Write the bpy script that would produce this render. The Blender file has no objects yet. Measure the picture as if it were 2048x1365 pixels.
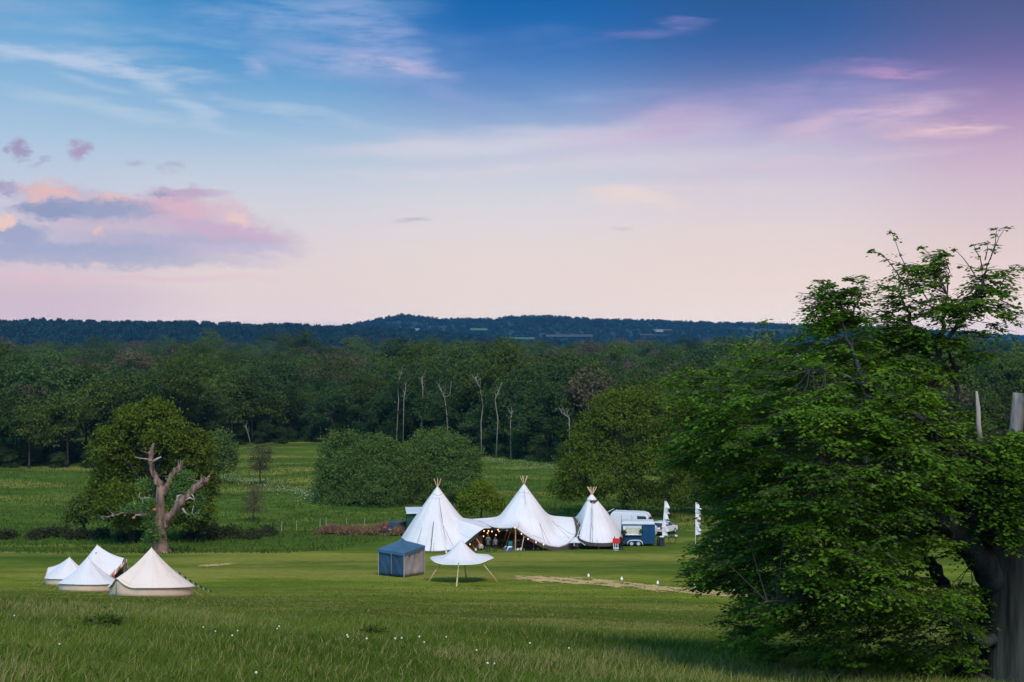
import bpy, bmesh, math, random
import numpy as np
from mathutils import Vector, Matrix

S = bpy.context.scene
COL = S.collection
R = math.radians
rng = np.random.default_rng(7)
random.seed(7)

# ------------------------------------------------------------------ camera, world, sun, exposure
F = 2813.0; HY = 665.0; ZC = 30.0      # focal length in photo pixels, horizon row, eye height
cam_d = bpy.data.cameras.new('camera'); cam = bpy.data.objects.new('camera', cam_d); COL.objects.link(cam)
cam.location = (0, 0, ZC); cam.rotation_euler = (R(90), 0, 0)
cam_d.sensor_width = 36; cam_d.lens = 36 * F / 2048; cam_d.shift_y = -(682.5 - HY) / 2048
cam_d.clip_end = 40000; cam_d.clip_start = 0.1
S.camera = cam
S.view_settings.view_transform = 'Standard'; S.view_settings.look = 'None'
S.view_settings.exposure = 0.0; S.view_settings.gamma = 1.0
S.cycles.use_denoising = True
S.cycles.max_bounces = 6; S.cycles.diffuse_bounces = 3; S.cycles.transparent_max_bounces = 8; S.cycles.volume_bounces = 0
S.cycles.transmission_bounces = 3

def lin(c):
    return tuple(((x / 255) / 12.92 if x / 255 <= 0.04045 else ((x / 255 + 0.055) / 1.055) ** 2.4) for x in c[:3]) + (1.0,)

HAZE_D = 6.8e-5
world = bpy.data.worlds.new('World'); S.world = world; world.use_nodes = True
def build_world():
    nt = world.node_tree; nt.nodes.clear(); L = nt.links
    N = lambda t: nt.nodes.new(t)
    tc = N('ShaderNodeTexCoord'); sx = N('ShaderNodeSeparateXYZ'); L.new(tc.outputs['Generated'], sx.inputs[0])
    def M(op, a, b=None, c=None):
        n = N('ShaderNodeMath'); n.operation = op
        for i, v in enumerate((a, b, c)):
            if v is None: continue
            if hasattr(v, 'links'): L.new(v, n.inputs[i])
            else: n.inputs[i].default_value = v
        return n.outputs[0]
    X, Y, Z = sx.outputs
    az = M('ARCTAN2', X, Y)
    hyp = M('SQRT', M('ADD', M('MULTIPLY', X, X), M('MULTIPLY', Y, Y)))
    te = M('DIVIDE', Z, M('MAXIMUM', hyp, 0.02))
    A = lambda px: math.atan((px - 1024) / F)
    T = lambda px, py: (HY - py) / F * math.cos(A(px))
    cols = [
      (0,    [(662,(205,184,196)),(600,(204,184,200)),(540,(216,194,202)),(450,(206,203,216)),(350,(191,203,222)),(250,(166,196,222)),(130,(128,176,216)),(0,(92,160,210))]),
      (512,  [(662,(221,205,211)),(600,(224,207,209)),(540,(226,209,210)),(450,(217,211,218)),(350,(196,207,222)),(250,(152,188,219)),(130,(84,153,207)),(0,(42,130,196))]),
      (1024, [(662,(226,212,213)),(600,(229,213,210)),(540,(229,213,209)),(450,(224,215,219)),(350,(204,210,222)),(250,(150,176,214)),(130,(55,118,188)),(0,(18,98,172))]),
      (1536, [(662,(231,217,218)),(600,(233,215,210)),(540,(231,213,207)),(450,(226,211,213)),(350,(208,202,217)),(250,(170,166,208)),(130,(54,102,168)),(0,(46,90,150))]),
      (2048, [(662,(233,216,222)),(600,(234,214,210)),(540,(230,208,203)),(450,(218,200,205)),(350,(208,186,203)),(250,(188,158,195)),(130,(110,106,164)),(0,(74,92,140))])]
    SP = 0.5
    fac = M('DIVIDE', te, SP)
    cur = None; prev = None
    for px, stops in cols:
        r = N('ShaderNodeValToRGB'); L.new(fac, r.inputs[0]); r.color_ramp.interpolation = 'B_SPLINE'
        el = r.color_ramp.elements
        st = [(T(px, y) / SP, lin(c)) for y, c in stops]
        top = lin(stops[-1][1]); st.append((0.85, tuple(v * 0.75 for v in top[:3]) + (1,)))
        el[0].position = max(st[0][0], 0.0); el[0].color = st[0][1]
        el[1].position = st[-1][0]; el[1].color = st[-1][1]
        for p, c in st[1:-1]:
            e = el.new(p); e.color = c
        if cur is None: cur = r.outputs[0]
        else:
            mr = N('ShaderNodeMapRange'); L.new(az, mr.inputs[0]); mr.interpolation_type = 'SMOOTHERSTEP'
            mr.inputs[1].default_value = A(prev); mr.inputs[2].default_value = A(px)
            mx = N('ShaderNodeMix'); mx.data_type = 'RGBA'; L.new(mr.outputs[0], mx.inputs[0]); L.new(cur, mx.inputs[6]); L.new(r.outputs[0], mx.inputs[7])
            cur = mx.outputs[2]
        prev = px
    def blend_boost(cur):
        Lh = M('MINIMUM', M('DIVIDE', 75.0, M('MAXIMUM', te, .002)), 9500.0); cx = N('ShaderNodeCombineXYZ')
        for i, e in enumerate((.97, .84, .52)): L.new(M('EXPONENT', M('MULTIPLY', Lh, HAZE_D * e)), cx.inputs[i])
        v = N('ShaderNodeVectorMath'); v.operation = 'MULTIPLY'; L.new(cur, v.inputs[0]); L.new(cx.outputs[0], v.inputs[1]); return v.outputs[0]
    # cloud coordinates: direction angles in photo-pixel-sized units
    cb = N('ShaderNodeCombineXYZ'); L.new(M('MULTIPLY', az, F), cb.inputs[0]); L.new(M('MULTIPLY', te, F), cb.inputs[1])
    def warped(scale, amp, sx_, sy_, det=6, rough=0.6):
        mp = N('ShaderNodeMapping'); L.new(cb.outputs[0], mp.inputs[0]); mp.inputs['Scale'].default_value = (sx_, sy_, 1)
        ns = N('ShaderNodeTexNoise'); L.new(mp.outputs[0], ns.inputs[0]); ns.inputs['Scale'].default_value = scale; ns.inputs['Detail'].default_value = det; ns.inputs['Roughness'].default_value = rough
        v = N('ShaderNodeVectorMath'); v.operation = 'SUBTRACT'; L.new(ns.outputs['Color'], v.inputs[0]); v.inputs[1].default_value = (.5, .5, .5)
        w = N('ShaderNodeVectorMath'); w.operation = 'MULTIPLY'; L.new(v.outputs[0], w.inputs[0]); w.inputs[1].default_value = (amp[0], amp[1], 0)
        a = N('ShaderNodeVectorMath'); a.operation = 'ADD'; L.new(cb.outputs[0], a.inputs[0]); L.new(w.outputs[0], a.inputs[1])
        return a.outputs[0]
    puffy = warped(0.022, (95, 60), 1, 1.7, 9, 0.70)
    wispy = warped(0.006, (150, 75), 0.6, 3.2, 8, 0.6)
    mpn = N('ShaderNodeMapping'); L.new(cb.outputs[0], mpn.inputs[0]); mpn.inputs['Scale'].default_value = (0.35, 1.6, 1); mpn.inputs['Rotation'].default_value = (0, 0, 0.12)
    fib = N('ShaderNodeTexNoise'); L.new(mpn.outputs[0], fib.inputs[0]); fib.inputs['Scale'].default_value = 0.022; fib.inputs['Detail'].default_value = 8; fib.inputs['Roughness'].default_value = .62
    fibr = N('ShaderNodeMapRange'); L.new(fib.outputs[0], fibr.inputs[0]); fibr.inputs[1].default_value = .28; fibr.inputs[2].default_value = .6
    def blob(cur, vec, px, py, rx, ry, rot, col, alpha, inner=0.45, fibre=False):
        mp = N('ShaderNodeMapping'); mp.vector_type = 'TEXTURE'; L.new(vec, mp.inputs[0])
        mp.inputs['Location'].default_value = (A(px) * F, T(px, py) * F, 0)
        mp.inputs['Rotation'].default_value = (0, 0, R(rot)); mp.inputs['Scale'].default_value = (rx, ry, 1)
        ln = N('ShaderNodeVectorMath'); ln.operation = 'LENGTH'; L.new(mp.outputs[0], ln.inputs[0])
        mr = N('ShaderNodeMapRange'); mr.interpolation_type = 'SMOOTHSTEP'; L.new(ln.outputs['Value'], mr.inputs[0])
        mr.inputs[1].default_value = 1.0; mr.inputs[2].default_value = inner; mr.inputs[3].default_value = 0; mr.inputs[4].default_value = alpha
        f = mr.outputs[0]
        if fibre: f = M('MULTIPLY', f, fibr.outputs[0])
        mx = N('ShaderNodeMix'); mx.data_type = 'RGBA'; L.new(f, mx.inputs[0]); L.new(cur, mx.inputs[6]); mx.inputs[7].default_value = lin(col)
        return mx.outputs[2]
    W = wispy; P = puffy
    for b in [  # cirrus
        (W, 980,345, 520, 16, 2, (214,212,222), .8, 0, True), (W, 620,235, 420, 18, -7, (172,196,222), .8, 0, True), (W, 300,235, 320, 22, -10, (182,204,224), .8, 0, True), (W, 440,90, 300, 26, -14, (120,168,214), .8, 0, True), (W, 120,200, 260, 18, -8, (170,196,222), .8, 0, True), (W, 1130,205, 260, 22, 4, (140,164,210), .8, 0, True), (W, 960,130, 240, 60, -30, (96,138,198), .7, 0, True), (W, 1400,380, 420, 16, 2, (222,208,216), .7, 0, True), (W, 1650,320, 420, 20, 3, (214,196,212), .7, 0, True),
        (W,  60, 10, 190, 40, 2, (150,178,214), .7, 0, True), (W, 60, 108, 380, 26, 2, (178,198,226), 1, 0, True), (W, 250,136, 280, 22, -6, (186,202,228), 1, 0, True),
        (W, 150, 60, 260, 30, 2, (140,178,216), .8, 0, True), (W, 340,190, 190, 34, -33, (184,204,228), .9, 0, True), (W, 180,165, 140, 14, -12, (172,196,224), .7, 0, True),
        (W, 590, 30, 360, 60, 4, (132,168,214), 1, 0, True), (W, 760, 75, 220, 75, -38, (138,164,214), 1, 0, True), (W, 680,118, 280, 64, -6, (156,174,218), 1, 0, True),
        (W, 800,126, 130, 26, -12, (190,184,218), 1, 0.1, True), (W, 520,140, 60, 28, -30, (170,182,220), .8, 0, True), (W, 900,190, 170, 40, -38, (140,160,212), .6, 0, True),
        (W, 1060,80, 170, 44, 0, (80,124,186), .8, 0, True), (W, 1290,66, 170, 18, 3, (104,120,184), .9, 0, True), (W, 1370,44, 70, 12, -6, (122,128,190), .8, 0, True),
        (W, 1740,139, 190, 24, -1, (150,132,188), .8, 0.0, True), (W, 1790,147, 120, 11, -3, (184,148,194), .8, 0.0, False),
        (W, 1250,325, 560, 44, 3, (212,206,219), .7, 0.0, False), (W, 1100,282, 640, 46, 3, (203,203,222), .9, 0.1, False), (W, 1330,262, 360, 52, 9, (204,188,214), 1, 0.1, True), (W, 1390,232, 150, 36, 4, (214,194,216), 1, 0, True),
        (W, 1560,215, 520, 80, 3, (158,150,200), .75, 0.1, True),
        (W, 1720,240, 260, 46, 9, (216,188,210), 1, 0.1, True), (W, 1880,258, 160, 20, 2, (226,192,204), 1, 0, True), (W, 1960,250, 90, 7, -3, (228,196,204), .8, 0, True),
        (W, 900,300, 380, 26, 2, (205,208,222), .75, 0.1, False), (W, 1270,398, 150, 20, -6, (232,214,212), .85, 0.1, False), (W, 1500,455, 240, 14, 0, (228,212,212), .6, 0.1, False),
        (W, 820,441, 60, 7, -3, (192,186,206), .8, 0.1, False), (W, 1230,463, 40, 7, -8, (205,198,208), .7, 0.1, False),
        (P,  34,300, 24, 24, 40, (158,148,184), .9, .2, False), (P, 160,304, 30, 24, 20, (168,150,186), .9, .2, False), (P, 82,323, 26, 12, 20, (170,166,198), .6, .1, False),
        (P, 272,326, 26, 12, 20, (168,168,200), .6, .1, False), (P, 340,333, 34, 12, 0, (170,170,200), .6, .1, False),
        # cumulus bank low on the left
        (P, 100,386, 120, 24, 0, (186,170,196), .8, .3, False), (P, 110,398, 80, 38, -12, (228,186,184), 1, .45, False), (P, -10,375, 60, 16, 0, (160,152,188), .8, .3, False),
        (P, 300,455, 350, 72, -6, (196,182,203), .93, .4, False), (P, 470,432, 70, 40, -30, (214,190,202), .8, .3, False),
        (P, 225,408, 56, 22, 0, (228,188,186), .9, .4, False), (P, 350,415, 120, 28, -4, (214,178,196), .9, .3, False),
        (P, 365,388, 108, 20, 2, (190,168,196), .95, .3, False), (P, 320,390, 40, 10, 0, (158,160,192), .85, .2, False),
        (P, 190,420, 170, 28, 0, (150,160,194), .95, .3, False), (P, 90,422, 80, 22, 0, (142,154,190), .9, .3, False),
        (P,  40,470, 70, 30, 0, (150,158,196), .85, .4, False), (P, 12,442, 26, 16, 0, (236,200,190), .9, .3, False), (P, 202,466, 20, 15, 0, (238,196,184), .95, .3, False),
        (P, 480,440, 36, 18, -30, (234,202,198), .8, .2, False), (P, 450,462, 190, 26, -8, (200,174,202), .85, .3, False),
        (P, 330,484, 330, 26, -2, (176,174,204), .85, .2, False), (P, 130,506, 330, 30, 0, (158,168,200), .92, .35, False), (P, 470,500, 150, 16, -2, (196,186,212), .7, .2, False),
        (P, 240,522, 400, 22, 0, (176,176,202), .75, .1, False), (W, 200,552, 420, 13, 0, (220,190,202), .6, .2, False), (W, 80,600, 420, 44, 0, (204,184,202), .5, .1, False),
        ]:
        cur = blob(cur, *b)
    cur = blend_boost(cur)
    # the western sky behind the photographer still glows; below the horizon stays dark
    back = N('ShaderNodeMapRange'); L.new(Y, back.inputs[0]); back.inputs[1].default_value = 0.35; back.inputs[2].default_value = -0.8
    back.inputs[3].default_value = 1.0; back.inputs[4].default_value = 3.9
    low = N('ShaderNodeMapRange'); L.new(Z, low.inputs[0]); low.inputs[1].default_value = -0.12; low.inputs[2].default_value = -0.01; low.inputs[3].default_value = 0.12; low.inputs[4].default_value = 1
    bg = N('ShaderNodeBackground'); L.new(cur, bg.inputs[0]); L.new(M('MULTIPLY', back.outputs[0], low.outputs[0]), bg.inputs[1])
    out = N('ShaderNodeOutputWorld'); L.new(bg.outputs[0], out.inputs[0])
build_world()
sun_d = bpy.data.lights.new('sun', 'SUN'); sun = bpy.data.objects.new('sun', sun_d); COL.objects.link(sun)
sun_d.energy = 3.3; sun_d.angle = R(20); sun_d.color = (1.0, 0.86, 0.74)
SUN_TO = Vector((0.16, -0.66, 0.72)).normalized()
sun.rotation_euler = SUN_TO.to_track_quat('Z', 'Y').to_euler(); sun.location = (0, 0, 80)

# ------------------------------------------------------------------ terrain function and pixel helpers
KN = np.array([(-80,-6),(-20,-1.5),(0,1.7),(22,5.55),(42,8.75),(60,11.9),(82,15.6),(90,16.7),(100,17.9),(107,18.6),(120,19.8),(133,21.0),(145,22.45),(160,23.2),(170,23.7),(200,24.8),(240,25.8),(276,26.3),(340,27.2),(500,28.5),(1000,30),(2500,33),(30000,33)], float)
_ds = np.concatenate([np.arange(-80, 420, 1.0), np.geomspace(420, 30000, 200)])
_dr = np.interp(_ds, KN[:, 0], KN[:, 1])
_sm = _dr.copy()
for _ in range(6): _sm[1:499] = (_sm[:498] + 2 * _sm[1:499] + _sm[2:500]) / 4
def G(x, y):
    x = np.asarray(x, float); y = np.asarray(y, float)
    d = np.interp(y, _ds, _sm)
    k = np.interp(y, [0, 15, 42, 85, 95], [0.02, 0.05, 0.045, 0.006, 0.0])
    xx = np.clip(x, -30, 30)
    d = d + k * xx + 0.0009 * np.clip(xx, 0, 30) ** 2 * np.interp(y, [0, 20, 45, 85], [0, 1, 1, 0])
    b = 0.10 * np.sin(x * .23 + 1.3 * np.sin(y * .11)) * np.sin(y * .19 + .7) + 0.05 * np.sin(x * .61 + y * .37) + 0.03 * np.sin(x * 1.3 - y * .9)
    b = b * np.interp(y, [10, 40, 75, 120, 200], [1, 1, .35, .3, 1.5])
    b = b + .40 * np.sin(x * .055 + 1 + .6 * np.sin(y * .03)) * np.sin(y * .05 + .5) * np.interp(y, [150, 190, 400, 600], [0, 1, 1, 0])
    return ZC - d + b
def gz(x, y): return float(G(x, y))
def at(px, py, d): return Vector(((px - 1024) / F * d, d, ZC - (py - HY) / F * d))
def gpd(px, d):
    x = (px - 1024) / F * d; return Vector((x, d, gz(x, d)))
def gpx(px, py, lo=18, hi=600):
    t = (py - HY) / F
    ds = np.linspace(lo, hi, 6000); u = (px - 1024) / F
    f = (ZC - G(u * ds, ds)) / ds - t
    i = np.where(f < 0)[0]
    d = ds[i[0]] if len(i) else hi
    return Vector((u * d, d, gz(u * d, d)))

# ------------------------------------------------------------------ naming, tagging, mesh helpers
def tag(o, label=None, cat=None, group=None, kind=None):
    if label: o['label'] = label
    if cat: o['category'] = cat
    if group: o['group'] = group
    if kind: o['kind'] = kind
    return o
def empty(name, loc, rz=0, label=None, cat=None, group=None):
    o = bpy.data.objects.new(name, None); COL.objects.link(o); o.location = loc; o.rotation_euler = (0, 0, rz)
    o.empty_display_size = 0.3
    return tag(o, label, cat, group)
def kids(o): return [c for c in COL.objects if c.parent == o]
def copy_tree(o, parent=None):
    c = o.copy(); COL.objects.link(c)
    if parent is not None: c.parent = parent
    for ch in o_children[o.name]: copy_tree(ch, c)
    return c
o_children = {}
def index_children(o):
    o_children[o.name] = list(o.children)
    for c in o.children: index_children(c)
def link_mesh(name, me, mat, parent=None):
    o = bpy.data.objects.new(name, me); COL.objects.link(o)
    if mat is not None:
        for m in (mat if isinstance(mat, (list, tuple)) else [mat]): me.materials.append(m)
    if parent is not None: o.parent = parent
    return o
class MB:
    def __init__(s): s.v = []; s.f = []; s.m = []
    def add(s, vs, fs, mi=0):
        b = len(s.v); s.v.extend([tuple(v) for v in vs]); s.f.extend([tuple(i + b for i in f) for f in fs]); s.m.extend([mi] * len(fs))
        return s
    def box(s, c, sz, rz=0, mi=0, taper=1.0, rx=0, ry=0):
        x, y, z = sz[0] / 2, sz[1] / 2, sz[2] / 2
        M = Matrix.Translation(c) @ Matrix.Rotation(rz, 4, 'Z') @ Matrix.Rotation(ry, 4, 'Y') @ Matrix.Rotation(rx, 4, 'X')
        vs = [M @ Vector((a * x * (taper if c_ > 0 else 1), b * y * (taper if c_ > 0 else 1), c_ * z)) for c_ in (-1, 1) for a, b in ((-1, -1), (1, -1), (1, 1), (-1, 1))]
        return s.add(vs, [(3, 2, 1, 0), (4, 5, 6, 7), (0, 1, 5, 4), (1, 2, 6, 5), (2, 3, 7, 6), (3, 0, 4, 7)], mi)
    def prism(s, pts, y0, y1, mi=0):   # polygon in xz extruded along y
        n = len(pts); vs = [(p[0], y0, p[1]) for p in pts] + [(p[0], y1, p[1]) for p in pts]
        fs = [tuple(range(n)), tuple(range(2 * n - 1, n - 1, -1))] + [((i + 1) % n, i, i + n, (i + 1) % n + n) for i in range(n)]
        return s.add(vs, fs, mi)
    def tube(s, pts, rad, n=8, mi=0, rough=0.0, cap=True):
        pts = [Vector(p) for p in pts]
        if not hasattr(rad, '__len__'): rad = [rad] * len(pts)
        t = (pts[1] - pts[0]).normalized(); u = t.orthogonal().normalized()
        rings = []
        for i, p in enumerate(pts):
            a = pts[max(i - 1, 0)]; b = pts[min(i + 1, len(pts) - 1)]
            t = (b - a).normalized() if (b - a).length > 1e-9 else t
            u = (u - t * u.dot(t));
            u = u.normalized() if u.length > 1e-6 else t.orthogonal().normalized()
            w = t.cross(u)
            rings.append([p + (u * math.cos(2 * math.pi * k / n) + w * math.sin(2 * math.pi * k / n)) * rad[i] * (1 + rough * (random.random() - .5)) for k in range(n)])
        vs = [v for r_ in rings for v in r_]
        fs = [(i * n + k, i * n + (k + 1) % n, (i + 1) * n + (k + 1) % n, (i + 1) * n + k) for i in range(len(pts) - 1) for k in range(n)]
        if cap: fs += [tuple(range(n - 1, -1, -1)), tuple((len(pts) - 1) * n + k for k in range(n))]
        return s.add(vs, fs, mi)
    def lathe(s, prof, c=(0, 0, 0), n=16, mi=0):
        vs = [(c[0] + r * math.cos(2 * math.pi * k / n), c[1] + r * math.sin(2 * math.pi * k / n), c[2] + z) for r, z in prof for k in range(n)]
        fs = [(i * n + k, i * n + (k + 1) % n, (i + 1) * n + (k + 1) % n, (i + 1) * n + k) for i in range(len(prof) - 1) for k in range(n)]
        fs += [tuple(range(n - 1, -1, -1)), tuple((len(prof) - 1) * n + k for k in range(n))]
        return s.add(vs, fs, mi)
    def ball(s, c, r, n=10, m=7, mi=0, sc=(1, 1, 1)):
        vs = [(c[0], c[1], c[2] - r * sc[2])]
        for j in range(1, m):
            ph = math.pi * j / m - math.pi / 2
            for k in range(n):
                th = 2 * math.pi * k / n; vs.append((c[0] + r * sc[0] * math.cos(ph) * math.cos(th), c[1] + r * sc[1] * math.cos(ph) * math.sin(th), c[2] + r * sc[2] * math.sin(ph)))
        vs.append((c[0], c[1], c[2] + r * sc[2])); top = len(vs) - 1
        fs = [(0, 1 + (k + 1) % n, 1 + k) for k in range(n)]
        fs += [(1 + j * n + k, 1 + j * n + (k + 1) % n, 1 + (j + 1) * n + (k + 1) % n, 1 + (j + 1) * n + k) for j in range(m - 2) for k in range(n)]
        fs += [(1 + (m - 2) * n + k, 1 + (m - 2) * n + (k + 1) % n, top) for k in range(n)]
        return s.add(vs, fs, mi)
    def build(s, name, mat, parent=None, smooth=False, bevel=0, origin=None):
        me = bpy.data.meshes.new(name)
        vs = s.v
        if origin is not None: vs = [(v[0] - origin[0], v[1] - origin[1], v[2] - origin[2]) for v in vs]
        me.from_pydata(vs, [], s.f); me.update()
        if isinstance(mat, (list, tuple)): me.polygons.foreach_set('material_index', s.m)
        if bevel:
            bm = bmesh.new(); bm.from_mesh(me); bmesh.ops.recalc_face_normals(bm, faces=bm.faces)
            es = [e for e in bm.edges if len(e.link_faces) == 2 and e.calc_face_angle(0) > 0.5]
            bmesh.ops.bevel(bm, geom=es, offset=bevel, segments=2, profile=.7, affect='EDGES', clamp_overlap=True)
            bm.to_mesh(me); bm.free()
        if smooth: me.polygons.foreach_set('use_smooth', [True] * len(me.polygons))
        o = link_mesh(name, me, mat, parent)
        if origin is not None: o.location = origin
        return o
def quads(name, V, mat, parent=None, rnd=None, per=4):
    """V: (N*4,3) vertices of N separate quads (or triangles, per=3)"""
    V = np.asarray(V, np.float32); n = len(V) // per
    me = bpy.data.meshes.new(name); me.vertices.add(len(V)); me.vertices.foreach_set('co', V.ravel())
    me.loops.add(n * per); me.loops.foreach_set('vertex_index', np.arange(n * per, dtype=np.int32))
    me.polygons.add(n); me.polygons.foreach_set('loop_start', np.arange(0, n * per, per, dtype=np.int32))
    me.update(calc_edges=True)
    if rnd is not None:
        a = me.attributes.new('rnd', 'FLOAT', 'FACE'); a.data.foreach_set('value', np.asarray(rnd, np.float32))
    return link_mesh(name, me, mat, parent)

# ------------------------------------------------------------------ materials
def newmat(name):
    m = bpy.data.materials.new(name); m.use_nodes = True; nt = m.node_tree; nt.nodes.clear(); return m, nt
def pbr(name, col, rough=.7, var=.12, scale=6, metal=0, bump=0.0, bscale=30, emit=None, spec=.4, coord='Object', stretch=(1, 1, 1), trans=0.0):
    m, nt = newmat(name); L = nt.links; N = nt.nodes.new
    tc = N('ShaderNodeTexCoord'); mp = N('ShaderNodeMapping'); L.new(tc.outputs[coord], mp.inputs[0]); mp.inputs['Scale'].default_value = stretch
    ns = N('ShaderNodeTexNoise'); L.new(mp.outputs[0], ns.inputs[0]); ns.inputs['Scale'].default_value = scale; ns.inputs['Detail'].default_value = 5
    mr = N('ShaderNodeMapRange'); L.new(ns.outputs[0], mr.inputs[0]); mr.inputs[1].default_value = .3; mr.inputs[2].default_value = .7; mr.inputs[3].default_value = 1 - var; mr.inputs[4].default_value = 1 + var
    mx = N('ShaderNodeVectorMath'); mx.operation = 'SCALE'; mx.inputs[0].default_value = col[:3]; L.new(mr.outputs[0], mx.inputs['Scale'])
    b = N('ShaderNodeBsdfPrincipled'); L.new(mx.outputs[0], b.inputs['Base Color']); b.inputs['Roughness'].default_value = rough; b.inputs['Metallic'].default_value = metal
    b.inputs['Specular IOR Level'].default_value = spec
    if bump:
        n2 = N('ShaderNodeTexNoise'); L.new(mp.outputs[0], n2.inputs[0]); n2.inputs['Scale'].default_value = bscale; n2.inputs['Detail'].default_value = 6
        bp = N('ShaderNodeBump'); bp.inputs['Strength'].default_value = bump; bp.inputs['Distance'].default_value = 0.05; L.new(n2.outputs[0], bp.inputs['Height']); L.new(bp.outputs[0], b.inputs['Normal'])
    if emit: b.inputs['Emission Color'].default_value = (*emit[:3], 1); b.inputs['Emission Strength'].default_value = emit[3]
    out = N('ShaderNodeOutputMaterial')
    if trans:
        t = N('ShaderNodeBsdfTranslucent'); L.new(mx.outputs[0], t.inputs[0]); ms = N('ShaderNodeMixShader'); ms.inputs[0].default_value = trans
        L.new(b.outputs[0], ms.inputs[1]); L.new(t.outputs[0], ms.inputs[2]); L.new(ms.outputs[0], out.inputs[0])
    else: L.new(b.outputs[0], out.inputs[0])
    return m
FOL = dict(beech_leaves=1.0, oak_leaves=1.2, lime_leaves=1.3, ivy_leaves=1.2, grass_blades=.82, short_grass=.75, lush_grass=.85, willow_leaves=1.25, dead_bracken=.9, scrub_leaves=1.2, hill_leaves=1.0)
def leafmat(name, c1, c2, c3=None, trans=.3, objvar=.25, gloss=0.0):
    f_ = FOL.get(name, 1.0); c1 = tuple(q * f_ for q in c1); c2 = tuple(q * f_ for q in c2); c3 = tuple(q * f_ for q in c3) if c3 else None
    """two leaf colours picked per leaf, plus a per-tree brightness"""
    m, nt = newmat(name); L = nt.links; N = nt.nodes.new
    at_ = N('ShaderNodeAttribute'); at_.attribute_name = 'rnd'
    r = N('ShaderNodeValToRGB'); L.new(at_.outputs['Fac'], r.inputs[0]); r.color_ramp.elements[0].color = (*c1, 1); r.color_ramp.elements[1].color = (*c2, 1)
    if c3: e = r.color_ramp.elements.new(.93); e.color = (*c2, 1); r.color_ramp.elements[-1].color = (*c3, 1)
    oi = N('ShaderNodeObjectInfo'); mr = N('ShaderNodeMapRange'); L.new(oi.outputs['Random'], mr.inputs[0]); mr.inputs[3].default_value = 1 - objvar; mr.inputs[4].default_value = 1 + objvar
    v = N('ShaderNodeVectorMath'); v.operation = 'SCALE'; L.new(r.outputs[0], v.inputs[0]); L.new(mr.outputs[0], v.inputs['Scale'])
    d = N('ShaderNodeBsdfDiffuse'); L.new(v.outputs[0], d.inputs[0]); t = N('ShaderNodeBsdfTranslucent')
    w = N('ShaderNodeVectorMath'); w.operation = 'MULTIPLY'; L.new(v.outputs[0], w.inputs[0]); w.inputs[1].default_value = (1.1, 1.3, .5); L.new(w.outputs[0], t.inputs[0])
    ms = N('ShaderNodeMixShader'); ms.inputs[0].default_value = trans; L.new(d.outputs[0], ms.inputs[1]); L.new(t.outputs[0], ms.inputs[2])
    last = ms.outputs[0]
    if gloss:
        g = N('ShaderNodeBsdfGlossy'); g.inputs['Roughness'].default_value = .45; g.inputs[0].default_value = (.7, .8, .8, 1); m2 = N('ShaderNodeMixShader'); m2.inputs[0].default_value = gloss
        L.new(last, m2.inputs[1]); L.new(g.outputs[0], m2.inputs[2]); last = m2.outputs[0]
    out = N('ShaderNodeOutputMaterial'); L.new(last, out.inputs[0])
    return m
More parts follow.
